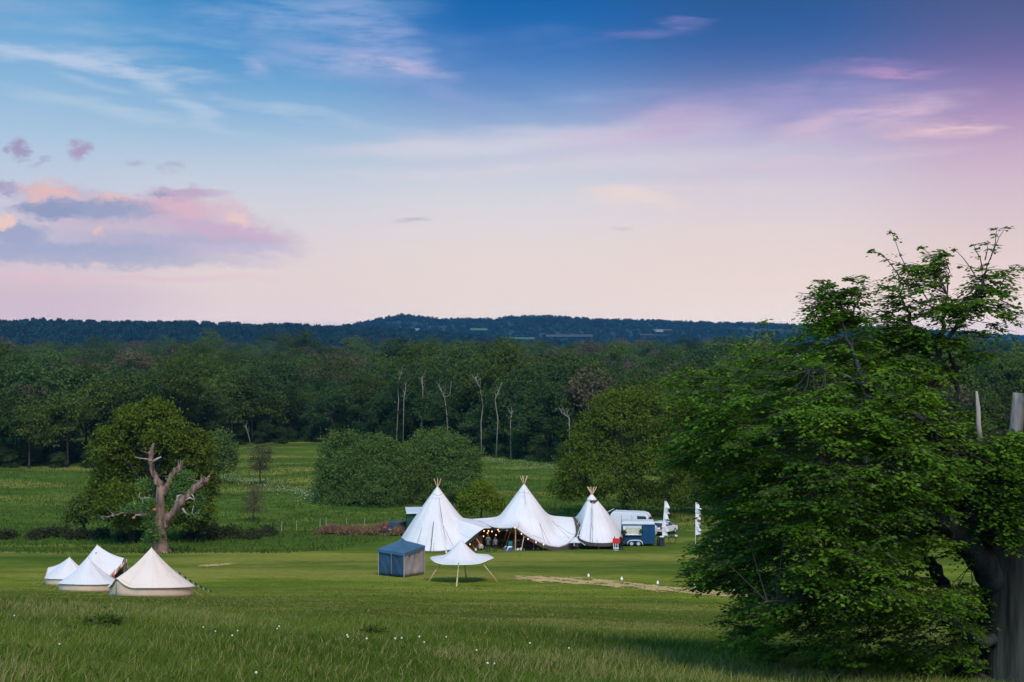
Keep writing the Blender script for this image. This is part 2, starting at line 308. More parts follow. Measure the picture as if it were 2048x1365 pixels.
def groundmat():
    m, nt = newmat('meadow'); L = nt.links; N = nt.nodes.new
    geo = N('ShaderNodeNewGeometry'); sp = N('ShaderNodeSeparateXYZ'); L.new(geo.outputs['Position'], sp.inputs[0])
    def noise(scale, st=(1, 1, 1), det=5, rough=.55):
        mp = N('ShaderNodeMapping'); L.new(geo.outputs['Position'], mp.inputs[0]); mp.inputs['Scale'].default_value = st
        n = N('ShaderNodeTexNoise'); L.new(mp.outputs[0], n.inputs[0]); n.inputs['Scale'].default_value = scale; n.inputs['Detail'].default_value = det; n.inputs['Roughness'].default_value = rough
        return n.outputs[0]
    def rampf(src, lo, hi):
        r = N('ShaderNodeMapRange'); r.interpolation_type = 'SMOOTHSTEP'; L.new(src, r.inputs[0]); r.inputs[1].default_value = lo; r.inputs[2].default_value = hi; return r.outputs[0]
    def mix(f, a, b):
        x = N('ShaderNodeMix'); x.data_type = 'RGBA'
        if isinstance(f, float): x.inputs[0].default_value = f
        else: L.new(f, x.inputs[0])
        for i, c in ((6, a), (7, b)):
            if isinstance(c, tuple): x.inputs[i].default_value = (*c, 1)
            else: L.new(c, x.inputs[i])
        return x.outputs[2]
    def mul(a, b):
        n = N('ShaderNodeMath'); n.operation = 'MULTIPLY'; L.new(a, n.inputs[0])
        if isinstance(b, float): n.inputs[1].default_value = b
        else: L.new(b, n.inputs[1])
        return n.outputs[0]
    big = noise(.03, (.6, 1.4, 1)); mid = noise(.18, (.5, 1.3, 1), 6); fine = noise(1.6, (.6, 1, 1), 8, .65); tiny = noise(7, (1, .7, 1), 6, .7)
    lush = mix(rampf(mid, .35, .65), (.042, .090, .014), (.100, .165, .024))
    mown = mix(rampf(mid, .35, .65), (.120, .175, .018), (.225, .262, .034))
    rough = mix(rampf(mid, .35, .65), (.070, .100, .018), (.135, .155, .036))
    Y = sp.outputs[1]
    # mown camping field (45 - 150 m), lush wet meadow beyond, rough grass on the near brow
    xl = N('ShaderNodeMapRange'); L.new(sp.outputs[0], xl.inputs[0]); xl.inputs[1].default_value = -10; xl.inputs[2].default_value = -38; xl.inputs[3].default_value = 0; xl.inputs[4].default_value = 42
    w0 = N('ShaderNodeMath'); w0.operation = 'ADD'; L.new(Y, w0.inputs[0]); L.new(xl.outputs[0], w0.inputs[1])
    wy = N('ShaderNodeMath'); wy.operation = 'ADD'; L.new(w0.outputs[0], wy.inputs[0]); sc = mul(mid, 34.0); L.new(sc, wy.inputs[1])
    c = mix(rampf(wy.outputs[0], 160, 192), mown, lush)
    c = mix(rampf(Y, 300, 420), c, (.03, .055, .015))
    c = mix(mul(rampf(noise(.35, (.8, .9, 1), 7, .65), .55, .7), .45), c, (.055, .095, .02))
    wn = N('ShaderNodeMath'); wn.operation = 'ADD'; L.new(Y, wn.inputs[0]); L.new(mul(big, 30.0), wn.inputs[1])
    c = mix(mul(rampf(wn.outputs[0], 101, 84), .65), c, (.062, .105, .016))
    c = mix(rampf(Y, 70, 46), c, rough)
    c = mix(mul(rampf(big, .45, .60), .7), c, (.060, .110, .016))
    # yellowed and brown wear
    c = mix(mul(rampf(noise(.07, (.30, 1.3, 1), 7), .48, .64), .6), c, (.30, .28, .06))
    c = mix(mul(rampf(fine, .45, .75), .6), c, (.045, .080, .014))
    c = mix(mul(rampf(fine, .48, .25), .35), c, (.22, .26, .06))
    c = mix(mul(rampf(tiny, .5, .72), .5), c, (.040, .070, .014))
    b = N('ShaderNodeBsdfDiffuse'); L.new(c, b.inputs[0])
    bp = N('ShaderNodeBump'); bp.inputs['Strength'].default_value = .8; bp.inputs['Distance'].default_value = .35; L.new(fine, bp.inputs['Height']); L.new(bp.outputs[0], b.inputs['Normal'])
    out = N('ShaderNodeOutputMaterial'); L.new(b.outputs[0], out.inputs[0]); return m

BARK = pbr('bark_dark', (.030, .027, .022), .9, .35, 3, bump=.6, bscale=12, stretch=(3, 3, .6))
BEECHBARK = pbr('bark_beech', (.030, .035, .032), .85, .7, 3.0, bump=1.0, bscale=7, stretch=(2, 2, .18), spec=.1)
PALEBARK = pbr('bark_pale', (.36, .34, .29), .8, .3, 4, bump=.4, bscale=14)
DEADWOOD = pbr('dead_wood', (.17, .112, .082), .85, .75, 1.1, bump=1.0, bscale=7, stretch=(3, 3, .5))
CUTWOOD = pbr('cut_wood', (.45, .20, .05), .8, .2, 4)
GREYWOOD = pbr('grey_dead_wood', (.30, .27, .24), .85, .3, 3, bump=.5, bscale=9, stretch=(3, 3, .5))
CANVAS = pbr('white_canvas', (.65, .64, .63), .85, .07, .45, bump=.12, bscale=2.5, spec=.2, trans=.0)
CREAM = pbr('cream_canvas', (.70, .62, .53), .85, .06, .6, bump=.12, bscale=3, spec=.2)
WALLC = pbr('beige_canvas', (.60, .46, .33), .85, .06, 2, bump=.2, bscale=4, spec=.2)
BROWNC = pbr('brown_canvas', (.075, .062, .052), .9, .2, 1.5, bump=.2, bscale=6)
TEALC = pbr('dark_green_canvas', (.035, .065, .062), .9, .15, 1.5)
NAVYC = pbr('navy_canvas', (.018, .060, .105), .7, .25, 1.2, bump=.5, bscale=2.2)
NAVYTOP = pbr('blue_canvas_roof', (.045, .115, .18), .7, .15, 1.2, bump=.3, bscale=2)
TANC = pbr('taupe_canvas', (.29, .27, .255), .8, .2, 1.2, bump=.6, bscale=2.2)
PINE = pbr('pale_pine', (.50, .36, .19), .7, .2, 3, stretch=(1, 1, .3))
POLEW = pbr('pole_wood', (.42, .29, .16), .7, .2, 3)
ROPE = pbr('dark_rope', (.03, .03, .035), .9)
WHITEP = pbr('white_paint', (.66, .69, .72), .35, .04, 2)
GLASSD = pbr('dark_glass', (.02, .04, .045), .08, .1, 1, spec=.8)
RUBBER = pbr('black_rubber', (.015, .015, .016), .85)
RIM = pbr('pale_rim', (.35, .52, .58), .4, .05)
NAVYP = pbr('navy_paint', (.006, .055, .125), .55, .12, 1.5, spec=.2)
REDP = pbr('red_board', (.62, .02, .015), .5, .08)
REDL = pbr('red_lens', (.55, .04, .02), .2, .05)
def panels(m, n, dark=.80):
    """sewn panel seams running from the peak down to the hem"""
    nt = m.node_tree; L = nt.links; N = nt.nodes.new; b = [x for x in nt.nodes if x.type == 'BSDF_PRINCIPLED'][0]; src = b.inputs['Base Color'].links[0].from_socket
    tc = N('ShaderNodeTexCoord'); sp = N('ShaderNodeSeparateXYZ'); L.new(tc.outputs['Object'], sp.inputs[0])
    a = N('ShaderNodeMath'); a.operation = 'ARCTAN2'; L.new(sp.outputs[0], a.inputs[0]); L.new(sp.outputs[1], a.inputs[1])
    s_ = N('ShaderNodeMath'); s_.operation = 'MULTIPLY'; L.new(a.outputs[0], s_.inputs[0]); s_.inputs[1].default_value = n / 2
    c = N('ShaderNodeMath'); c.operation = 'SINE'; L.new(s_.outputs[0], c.inputs[0]); d = N('ShaderNodeMath'); d.operation = 'ABSOLUTE'; L.new(c.outputs[0], d.inputs[0])
    r = N('ShaderNodeMapRange'); L.new(d.outputs[0], r.inputs[0]); r.inputs[1].default_value = .0; r.inputs[2].default_value = .07; r.inputs[3].default_value = dark; r.inputs[4].default_value = 1
    v = N('ShaderNodeVectorMath'); v.operation = 'SCALE'; L.new(src, v.inputs[0]); L.new(r.outputs[0], v.inputs['Scale']); L.new(v.outputs[0], b.inputs['Base Color'])
    bp = [x for x in nt.nodes if x.type == 'BUMP'][0]; bp.inputs['Strength'].default_value = .45; bp.inputs['Distance'].default_value = .12
panels(CANVAS, 13); panels(CREAM, 11, .86)
GREENP = pbr('dark_green_paint', (.012, .06, .035), .5, .1)
BLACKP = pbr('black_plastic', (.018, .022, .028), .5, .2, 5)
BULB = pbr('warm_bulb', (.9, .6, .3), .4, .02, emit=(1.0, .48, .15, 2.2))
WHITEF = pbr('white_flag_cloth', (.78, .79, .80), .8, .04, trans=.25)
BOTTLE = pbr('white_bottle', (.8, .8, .76), .35, .05)
STRAW = pbr('straw', (.50, .35, .13), .9, .3, 1.2, bump=.7, bscale=14)
OCHRE = pbr('ochre_plastic', (.65, .30, .05), .6, .1)
TEALP = pbr('teal_fabric', (.015, .20, .24), .7, .1)
SKIN = pbr('skin', (.48, .30, .22), .6, .05)
# ------------------------------------------------------------------ ground
def grid_mesh(name, P, mat):
    r, c, _ = P.shape
    me = bpy.data.meshes.new(name); me.vertices.add(r * c); me.vertices.foreach_set('co', P.reshape(-1).astype(np.float32))
    i = np.arange(r * c).reshape(r, c); q = np.stack([i[:-1, :-1], i[:-1, 1:], i[1:, 1:], i[1:, :-1]], -1).reshape(-1, 4)
    me.loops.add(q.size); me.loops.foreach_set('vertex_index', q.ravel().astype(np.int32)); me.polygons.add(len(q)); me.polygons.foreach_set('loop_start', np.arange(0, q.size, 4, dtype=np.int32))
    me.update(calc_edges=True); me.polygons.foreach_set('use_smooth', [True] * len(q))
    return link_mesh(name, me, mat)
ys = np.concatenate([np.linspace(-70, 15, 30), np.linspace(16, 110, 190), np.linspace(111, 340, 160), np.geomspace(345, 10500, 90)])
s = np.linspace(-1, 1, 261); s = np.sign(s) * np.abs(s) ** 1.5
X = s[None, :] * (70 + 0.62 * np.maximum(ys, 0))[:, None]; Y = np.repeat(ys[:, None], len(s), 1)
Zg = G(X, Y)
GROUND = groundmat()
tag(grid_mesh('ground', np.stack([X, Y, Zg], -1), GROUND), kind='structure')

# ------------------------------------------------------------------ foliage builders
def leaf_quads(C, size, rng, flat=0.0, asp=.55, up=None):
    """diamond leaves at centres C, random orientation (flat: how far their normals lean to vertical)"""
    n = len(C); nrm = rng.normal(size=(n, 3)); nrm /= np.linalg.norm(nrm, axis=1)[:, None]
    if flat: nrm[:, 2] = np.abs(nrm[:, 2]) + flat * 2; nrm /= np.linalg.norm(nrm, axis=1)[:, None]
    if up is not None: nrm = nrm + up; nrm /= np.linalg.norm(nrm, axis=1)[:, None]
    a = np.cross(nrm, rng.normal(size=(n, 3))); a /= np.linalg.norm(a, axis=1)[:, None]; b = np.cross(nrm, a)
    sz = size * rng.uniform(.6, 1.35, n)[:, None]; a *= sz; b *= sz * asp
    return np.stack([C - a, C + b, C + a, C - b], 1).reshape(-1, 3)
def crown_points(blobs, ncl, per, rng, sig, surf=.72, squash=.6, under=.0):
    """leaf clusters spread through ellipsoidal masses, mostly near their skin"""
    B = np.array(blobs, float); vol = (B[:, 3] * B[:, 4] * B[:, 5]) ** (2 / 3); pick = rng.choice(len(B), ncl, p=vol / vol.sum())
    d = rng.normal(size=(ncl, 3)); d /= np.linalg.norm(d, axis=1)[:, None]; d[:, 2] = np.where(d[:, 2] < -.45, -d[:, 2] * under - .2, d[:, 2])
    rr = surf + (1 - surf) * rng.random(ncl) ** .6; rr *= rng.uniform(.88, 1.1, ncl)
    c = B[pick, :3] + d * B[pick, 3:] * rr[:, None]
    k = rng.poisson(per, ncl).clip(3); idx = np.repeat(np.arange(ncl), k)
    off = rng.normal(size=(len(idx), 3)) * sig * rng.uniform(.5, 1.4, ncl)[idx][:, None]; off[:, 2] *= squash
    cl = rng.random(ncl)[idx]
    return c[idx] + off, cl, c, d[idx]
def make_tree(name, blobs, leaf, mat, bark, ncl, per, sig, trunk_h, tr, rng, origin=(0, 0, 0), squash=.6, limbs=6, surf=.72, trunkx=0, stems=1, under=0.2):
    root = empty(name, origin)
    P, cl, c, d = crown_points(blobs, ncl, per, rng, sig, surf, squash, under)
    P[:, 2] = np.maximum(P[:, 2], .15)
    quads('crown', leaf_quads(P, leaf, rng, up=d * .5 + np.array([0, 0, .35])), mat, root, rnd=np.clip(cl * .65 + .35 * rng.random(len(P)), 0, 1))
    t = MB(); B = sorted(blobs, key=lambda b: -b[2])
    for k in range(stems):
        ox = 0 if stems == 1 else random.uniform(-1.2, 1.2)
        top = Vector((trunkx + ox * 2.2 + random.uniform(-.3, .3), random.uniform(-.3, .3), trunk_h))
        base = Vector((ox * .5, 0, -.3))
        pts = [base, base.lerp(top, .12) + Vector((0, 0, 0)), base.lerp(top, .35) + Vector((random.uniform(-.2, .2), 0, 0)), base.lerp(top, .7) + Vector((random.uniform(-.3, .3), random.uniform(-.2, .2), 0)), top]
        t.tube(pts, [tr * 1.45, tr, tr * .85, tr * .6, tr * .25], 9, rough=.12)
    for b in (B * 3)[:limbs]:
        e = Vector(b[:3]) + Vector((random.uniform(-.5, .5) * b[3], random.uniform(-.5, .5) * b[4], random.uniform(0, .5) * b[5]))
        z0 = trunk_h * random.uniform(.35, .8); s0 = Vector((trunkx * z0 / trunk_h, 0, z0)); mid = s0.lerp(e, .5) + Vector((0, 0, .1 * (e - s0).length))
        t.tube([s0, mid, e], [tr * .45, tr * .28, tr * .07], 6, rough=.15)
    t.build('trunk', bark, root, smooth=True)
    return root

LEAF_OAK = leafmat('oak_leaves', (.042, .068, .010), (.092, .130, .014), (.14, .18, .02), .28, .05)
LEAF_WILLOW = leafmat('willow_leaves', (.040, .080, .022), (.100, .155, .036), (.16, .22, .055), .3, .1)
LEAF_LIME = leafmat('lime_leaves', (.075, .115, .010), (.13, .175, .014), (.17, .21, .02), .3, .05)
LEAF_WOOD = leafmat('wood_leaves', (.026, .052, .018), (.050, .088, .024), (.07, .11, .035), .22, .4)
LEAF_WOOD2 = leafmat('wood_leaves_light', (.042, .074, .016), (.080, .118, .024), (.10, .14, .035), .22, .35)
LEAF_WOOD3 = leafmat('wood_buds_brown', (.065, .062, .034), (.105, .092, .052), (.13, .11, .065), .15, .3)
LEAF_SCRUB = leafmat('scrub_leaves', (.022, .036, .016), (.045, .055, .022), (.075, .062, .035), .2, .2)
LEAF_IVY = leafmat('ivy_leaves', (.035, .085, .018), (.105, .200, .035), (.20, .32, .07), .3, .05, .02)
LEAF_BEECH = leafmat('beech_leaves', (.040, .100, .008), (.105, .215, .014), (.17, .30, .022), .42, 0, .02)

# --- woodland prototypes (metres, origin at the foot)
def wood_blobs(h, w, low, rng, n=9):
    bl = [(0, 0, h * .66, w * .36, w * .36, h * .30)]
    for k in range(n):
        a = 2 * math.pi * k / n + rng.uniform(-.4, .4); zz = h * rng.uniform(low, .78); rr = w * .5 * rng.uniform(.45, .8) * (1 - .35 * abs(zz / h - .5))
        bl.append((rr * math.cos(a), rr * math.sin(a), zz, w * rng.uniform(.17, .26), w * rng.uniform(.17, .26), h * rng.uniform(.09, .16)))
    return bl
PROTO = []
specs = [  # name, height, width, low, mat, bark, clusters, leaves, label
    ('broadleaf_tree', 19, 13, .30, LEAF_WOOD, BARK, 420, 11, 'dense dark green broadleaf tree standing in the wood beyond the meadow'),
    ('broadleaf_tree', 17, 11, .18, LEAF_WOOD, BARK, 380, 11, 'rounded dark green tree leafy almost to the ground at the wood behind the meadow'),
    ('broadleaf_tree', 21, 12, .38, LEAF_WOOD2, BARK, 380, 11, 'tall mid green tree of the wood beyond the meadow'),
    ('broadleaf_tree', 18, 12, .35, LEAF_WOOD2, BARK, 340, 10, 'fresh green domed tree of the wood beyond the meadow'),
    ('budding_tree', 18, 12, .34, LEAF_WOOD3, BARK, 300, 9, 'brownish thin crowned tree barely in leaf in the wood'),
    ('budding_tree', 16, 10, .30, LEAF_WOOD3, PALEBARK, 240, 9, 'brownish small crowned tree with pale stem in the wood'),
    ('broadleaf_tree', 13, 9, .12, LEAF_WOOD, BARK, 300, 11, 'low bushy dark tree at the foot of the wood'),
]
for i, (nm, h, w, low, mat, bark, ncl, per, lab) in enumerate(specs):
    r_ = np.random.default_rng(100 + i)
    t = make_tree(nm, wood_blobs(h, w, low, r_, 10), .29, mat, bark, ncl, int(per * 1.5), .66, h * .8, h * .013, r_, surf=.6, limbs=8, under=.5)
    tag(t, lab, 'tree', 'trees of the wood beyond the meadow'); index_children(t); PROTO.append(t)

# wood edge: depth of the first row against the photo column
EX = [-500, 0, 190, 300, 420, 480, 640, 760, 960, 1110, 1400, 1700, 2100, 2600]
ED = [262, 266, 272, 285, 322, 338, 345, 330, 300, 276, 262, 262, 262, 255]
def edge(x, y0=None):
    d = np.interp((x * F / 300.0) + 1024, EX, ED)
    for _ in range(4): d = np.interp(x * F / d + 1024, EX, ED)
    return d
used = [False] * len(PROTO); placed = 0; spots = []
for row in range(14):
    xw = 200
    x = -xw + (row % 2) * 4
    while x < xw:
        d0 = float(edge(x)); d = d0 + 4 + row * 8.5 + random.uniform(-2.5, 2.5)
        px = x / d * F + 1024
        if -60 < px < 2110: spots.append((row, x + random.uniform(-2, 2), d))
        x += 8.2 + random.uniform(-1.5, 2.0)
spots.sort(key=lambda s_: (s_[0], s_[2]))
spots = spots[:292]
random.shuffle(spots)
for row, x, d in spots:
    if row == 0: i = random.choice([0, 1, 1, 6, 6, 3])
    elif row < 4: i = random.choice([0, 0, 1, 2, 3, 4, 5])
    else: i = random.choice([0, 2, 3, 4, 4, 5, 0, 2])
    p_ = PROTO[i]
    o = p_ if not used[i] else copy_tree(p_)
    used[i] = True
    sc_ = random.uniform(.70, 1.18) * (1.0 if row else .8)
    if row > 1: sc_ *= 1 + .18 * math.sin(x * .06 + row * .5)
    o.location = (x, d, gz(x, d) - .1); o.rotation_euler = (0, 0, random.uniform(0, 6.28)); o.scale = (sc_ * random.uniform(.9, 1.1), sc_ * random.uniform(.9, 1.1), sc_)
last_d = max(s_[2] for s_ in spots)
maxrow = max(s_[0] for s_ in spots)

def scatter(name, pts, scales, protos, label=None):
    """one 'stuff' object: the given crowns set on many points"""
    me = bpy.data.meshes.new(name); me.vertices.add(len(pts)); me.vertices.foreach_set('co', np.asarray(pts, np.float32).ravel())
    a = me.attributes.new('sc', 'FLOAT', 'POINT'); a.data.foreach_set('value', np.asarray(scales, np.float32))
    o = link_mesh(name, me, None); tag(o, label=label, kind='stuff')
    ng = bpy.data.node_groups.new(name + '_scatter', 'GeometryNodeTree'); ng.interface.new_socket('Geometry', in_out='INPUT', socket_type='NodeSocketGeometry'); ng.interface.new_socket('Geometry', in_out='OUTPUT', socket_type='NodeSocketGeometry')
    N = ng.nodes.new; L = ng.links
    gi = N('NodeGroupInput'); go = N('NodeGroupOutput'); mp = N('GeometryNodeMeshToPoints'); L.new(gi.outputs[0], mp.inputs[0])
    jn = N('GeometryNodeJoinGeometry')
    for p_ in protos:
        oi = N('GeometryNodeObjectInfo'); oi.inputs['Object'].default_value = p_; oi.inputs['As Instance'].default_value = True; L.new(oi.outputs['Geometry'], jn.inputs[0])
    ip = N('GeometryNodeInstanceOnPoints'); L.new(mp.outputs[0], ip.inputs['Points']); L.new(jn.outputs[0], ip.inputs['Instance']); ip.inputs['Pick Instance'].default_value = True
    ri = N('FunctionNodeRandomValue'); ri.data_type = 'INT'; ri.inputs['Min'].default_value = 0; ri.inputs['Max'].default_value = len(protos) - 1; ri.inputs['Seed'].default_value = 3
    L.new([s_ for s_ in ri.outputs if s_.type == 'INT'][0], ip.inputs['Instance Index'])
    rv = N('FunctionNodeRandomValue'); rv.data_type = 'FLOAT_VECTOR'; rv.inputs[0].default_value = (0, 0, 0); rv.inputs[1].default_value = (0, 0, 6.283); L.new(rv.outputs[0], ip.inputs['Rotation'])
    na = N('GeometryNodeInputNamedAttribute'); na.data_type = 'FLOAT'; na.inputs['Name'].default_value = 'sc'; L.new(na.outputs[0], ip.inputs['Scale'])
    L.new(ip.outputs[0], go.inputs[0])
    md = o.modifiers.new('scatter', 'NODES'); md.node_group = ng
    return o
crown_of = lambda t: [c for c in t.children if c.name.startswith('crown')][0]
CR = [crown_of(t) for t in PROTO]
pts = []; scs = []
d = 0.0
row = maxrow + 1
# rest of the wood, out to where the valley trees merge into the hills
r2 = np.random.default_rng(5)
yy = 300.0
while yy < 1500:
    st = 8.6 + max(0, yy - 420) * .004
    for x in np.arange(-.47 * yy - 20, .47 * yy + 20, st):
        xx = x + r2.uniform(-3, 3); y2 = yy + r2.uniform(-3, 3)
        if y2 < float(edge(xx)) + 4 + (maxrow) * 8.5 : continue
        # a few clearings
        if math.sin(xx * .021 + 2) * math.sin(y2 * .013) > .93: continue
        pts.append((xx, y2, gz(xx, y2) - .3)); scs.append(r2.uniform(.58, 1.02) * (1 + .16 * math.sin(xx * .03 + y2 * .021) + .22 * math.sin(xx * .071 + 2) * math.sin(y2 * .037)) * (1.35 if r2.random() < .06 else 1))
    yy += st
scatter('distant_wood', pts, scs, [CR[0], CR[2], CR[3], CR[4], CR[0], CR[4]])
# dark understorey inside the wood
pts = []; scs = []
for x in np.arange(-230, 230, 3.2):
    d0 = float(edge(x))
    for k in range(5):
        xx = x + r2.uniform(-2, 2); y2 = d0 + 3 + k * 6 + r2.uniform(-2, 2)
        pts.append((xx, y2, gz(xx, y2) - .6)); scs.append(r2.uniform(.22, .42))
scatter('woodland_undergrowth', pts, scs, [CR[6], CR[1], CR[6]])

# ------------------------------------------------------------------ hills beyond
HILLM = pbr('wooded_hill', (.014, .032, .026), .95, .45, .004, coord='Object')
LEAF_HILL = leafmat('hill_leaves', (.014, .034, .026), (.022, .046, .034), None, .1, .4)
def vnoise(x, seed):
    r_ = np.random.default_rng(seed); t = r_.uniform(-1, 1, 4096); i = np.floor(x).astype(int); f = x - i; f = f * f * (3 - 2 * f); return t[i % 4096] * (1 - f) + t[(i + 1) % 4096] * f
def hill(prof, D, depth, seed, tree, step, px0, px1, bumps=3):
    pxs = np.linspace(px0, px1, 240); top = np.interp(pxs, [p[0] for p in prof], [p[1] for p in prof])
    base = ZC - 33 - 4
    zt = ZC + (HY - top) / F * D - tree * .8
    v = np.linspace(-1, 1, 31)
    sh = np.where(v < 0, np.cos(v * math.pi / 2) ** 1.3, np.cos(v * math.pi / 2))
    Yh = D + v[:, None] * depth * np.where(v[:, None] < 0, 1.0, .7) + 0 * pxs[None, :]
    Xh = (pxs[None, :] - 1024) / F * D + 0 * v[:, None]
    Zh = base + (np.maximum(zt, base + 1)[None, :] - base) * sh[:, None]
    Zh += (1 - np.abs(v))[:, None] * 0 + bumps * (vnoise(Xh / 90 + 40, seed) * vnoise(Yh / 70 + 10, seed + 1)) * (sh[:, None] < .97) * np.sin(np.clip((v + 1), 0, 2) * math.pi / 2)[:, None]
    o = grid_mesh('hill', np.stack([Xh, Yh, Zh], -1), HILLM); tag(o, kind='structure')
    # trees on it
    P = []; sc = []
    r_ = np.random.default_rng(seed)
    jy = [k for k in range(31)]
    for y in np.arange(D - depth * .98, D + depth * .12, step):
        xs = np.arange(Xh[0, 0], Xh[0, -1], step) ; xs = xs + r_.uniform(-step * .4, step * .4, len(xs)); yv = y + r_.uniform(-step * .4, step * .4, len(xs))
        vi = np.interp((yv - D) / depth, v, np.arange(31)); ci = (xs - Xh[0, 0]) / (Xh[0, -1] - Xh[0, 0]) * 239
        a = np.clip(vi.astype(int), 0, 29); b = np.clip(ci.astype(int), 0, 238)
        z = Zh[a, b] + (Zh[a + 1, b] - Zh[a, b]) * (vi - a)
        field = (vnoise(xs / 160 + 9, seed + 5) + vnoise(yv / 90 + 3, seed + 6) > .62) & (yv < D - depth * .35)
        for x_, y_, z_, f_ in zip(xs, yv, z, field):
            if not f_: P.append((x_, y_, z_ - tree * .25)); sc.append(tree * r_.uniform(.7, 1.25))
    return P, sc
# crown used on the hills, itself one tree standing on the near ridge
def hill_crown(seed):
    r_ = np.random.default_rng(seed)
    P, cl, c, d_ = crown_points([(0, 0, .55, .38, .38, .42), (.2, .1, .45, .25, .25, .25), (-.2, -.1, .5, .25, .25, .28)], 70, 4, r_, .05, .7, .8, .5)
    return leaf_quads(P, .12, r_, up=d_ * .8), cl
ridge_left = [(-900,646),(-100,644),(0,643),(60,642),(92,637),(130,641),(200,644),(260,645),(340,643),(420,645),(520,649),(560,647),(640,653),(700,652),(760,656),(840,662),(960,672),(1100,690)]
ridge_mid = [(480,690),(600,664),(660,655),(700,650),(740,641),(775,633),(805,628),(830,631),(880,637),(930,636),(985,637),(1020,632),(1090,631),(1150,634),(1200,638),(1290,639),(1350,642),(1430,644),(1500,645),(1560,648),(1620,655),(1700,664),(1800,680),(1900,690)]
ridge_right = [(1100,690),(1300,655),(1450,647),(1540,646),(1640,648),(1750,652),(1860,660),(1960,668),(2050,673),(2300,672),(2900,670)]
ridge_cap = [(120,660),(200,645),(225,640),(260,639),(300,641),(330,646),(400,660)]
HP = []
for prof, D, dep, sd, tr_, st, a, b in [(ridge_left, 2500, 620, 11, 15, 18, -700, 1100), (ridge_mid, 4100, 1000, 12, 15, 25, 480, 1900), (ridge_right, 7200, 1500, 13, 18, 60, 1100, 2700), (ridge_cap, 8200, 500, 14, 16, 60, 120, 400)]:
    HP.append((hill(prof, D, dep, sd, tr_, st, a, b), D, prof))
r_ = np.random.default_rng(31)
for i, ((P, sc), D, prof) in enumerate(HP):
    V, cl = hill_crown(60 + i)
    root = empty('ridge_tree', (0, 0, 0), 0, ['tallest rounded tree on the skyline of the near left ridge', 'small rounded tree on top of the central hill', 'faint blue tree on the far right ridge', 'faint tree on the distant blue hilltop at left'][i], 'tree')
    cr = quads('crown', V, LEAF_HILL, root, rnd=cl); tb = MB(); tb.tube([(0, 0, -.1), (0, 0, .5)], [.04, .02], 6); tb.build('trunk', BARK, root)
    px = [92, 805, 2035, 262][i]; k = int(np.argmin([abs(p_[0] - (px - 1024) / F * D) + abs(p_[1] - D) for p_ in P]))
    root.location = P[k]; q = sc[k] * 1.3; root.scale = (q, q, q)
    scatter('hill_woods', P, sc, [cr])
# plain in front of the hills: hedgerow belts and pale fields
P = []; sc = []
for _ in range(5200):
    d = 1500 + 2300 * r_.random() ** 1.2; x = r_.uniform(-.45, .5) * d
    belt = math.sin(d * .016 + .4 * math.sin(x * .004)) > -.25
    if belt: P.append((x, d, ZC - 33.3)); sc.append(r_.uniform(8, 15))
scatter('hedgerow_belts', P, sc, [bpy.data.objects['crown.%03d' % 0] if False else cr])
FIELDM = pbr('pale_field', (.055, .05, .05), .95, .15, .01); FIELDG = pbr('green_field', (.05, .12, .05), .95, .15, .01)
def field(px0, px1, py, D, dz, mat, dd=120):
    vs = []; n = 14
    for j in range(5):
        for i in range(n):
            d = D + dd * (j / 4) ; x = ((px0 + (px1 - px0) * i / (n - 1)) - 1024) / F * d * (1 + .003 * math.sin(i * 2.1 + j))
            z = ZC - (py - HY) / F * D + dz * j / 4
            vs.append((x, d + 12 * math.sin(i * 1.7), z))
    fs = [(j * n + i, j * n + i + 1, (j + 1) * n + i + 1, (j + 1) * n + i) for j in range(4) for i in range(n - 1)]
    m_ = MB(); m_.add(vs, fs); tag(m_.build('field', mat), kind='structure')
field(1092, 1185, 674, 3050, 5, FIELDM); field(1305, 1345, 662, 3080, 4, FIELDM, 60); field(1280, 1340, 671, 3060, 3, FIELDM, 60); field(940, 975, 661, 3100, 5, FIELDG); field(1010, 1070, 679, 3030, 4, FIELDG)
def shed(px, py, D, w, h, lab, mat=None):
    mat = mat or SHEDW
    p_ = at(px, py, D); root = empty('farm_building', p_, .1, lab, 'building', 'pale buildings on the far plain')
    b = MB(); b.box((0, 0, h * .35), (w, 14, h * .7)); b.build('wall', mat, root)
    b = MB(); b.prism([(-w / 2 - .5, h * .7), (w / 2 + .5, h * .7), (w / 2 - 2, h), (-w / 2 + 2, h)], -7.6, 7.6); b.build('roof', mat, root)
SHEDW = pbr('pale_shed', (.20, .27, .26), .8)
shed(782, 663, 3000, 24, 7, 'wide pale greenhouse on the plain below the central hill')
shed(834, 662, 3000, 12, 5, 'small pale shed right of the greenhouse on the far plain')
shed(1318, 664, 3000, 16, 5, 'long pale shed far off below the right end of the central hill')
# ------------------------------------------------------------------ single trees and bushes on the meadow
def px_blobs(base, d, lst):
    """(px, py, half width px, half height px[, depth shift m]) -> ellipsoids in metres round the tree's foot"""
    s_ = d / F; out = []
    for b in lst:
        p_ = at(b[0], b[1], d) - base; dy = b[4] if len(b) > 4 else 0
        out.append((p_.x, dy, p_.z, b[2] * s_, (b[2] + b[3]) / 2 * s_, b[3] * s_))
    return out
def field_tree(name, px, d, lst, leaf, mat, bark, ncl, per, sig, th, tr, seed, label, cat='tree', group=None, **k):
    base = gpd(px, d); r_ = np.random.default_rng(seed)
    bl = px_blobs(base, d, lst)
    t = make_tree(name, bl, leaf, mat, bark, ncl, per, sig, th, tr, r_, origin=base, **k)
    return tag(t, label, cat, group)
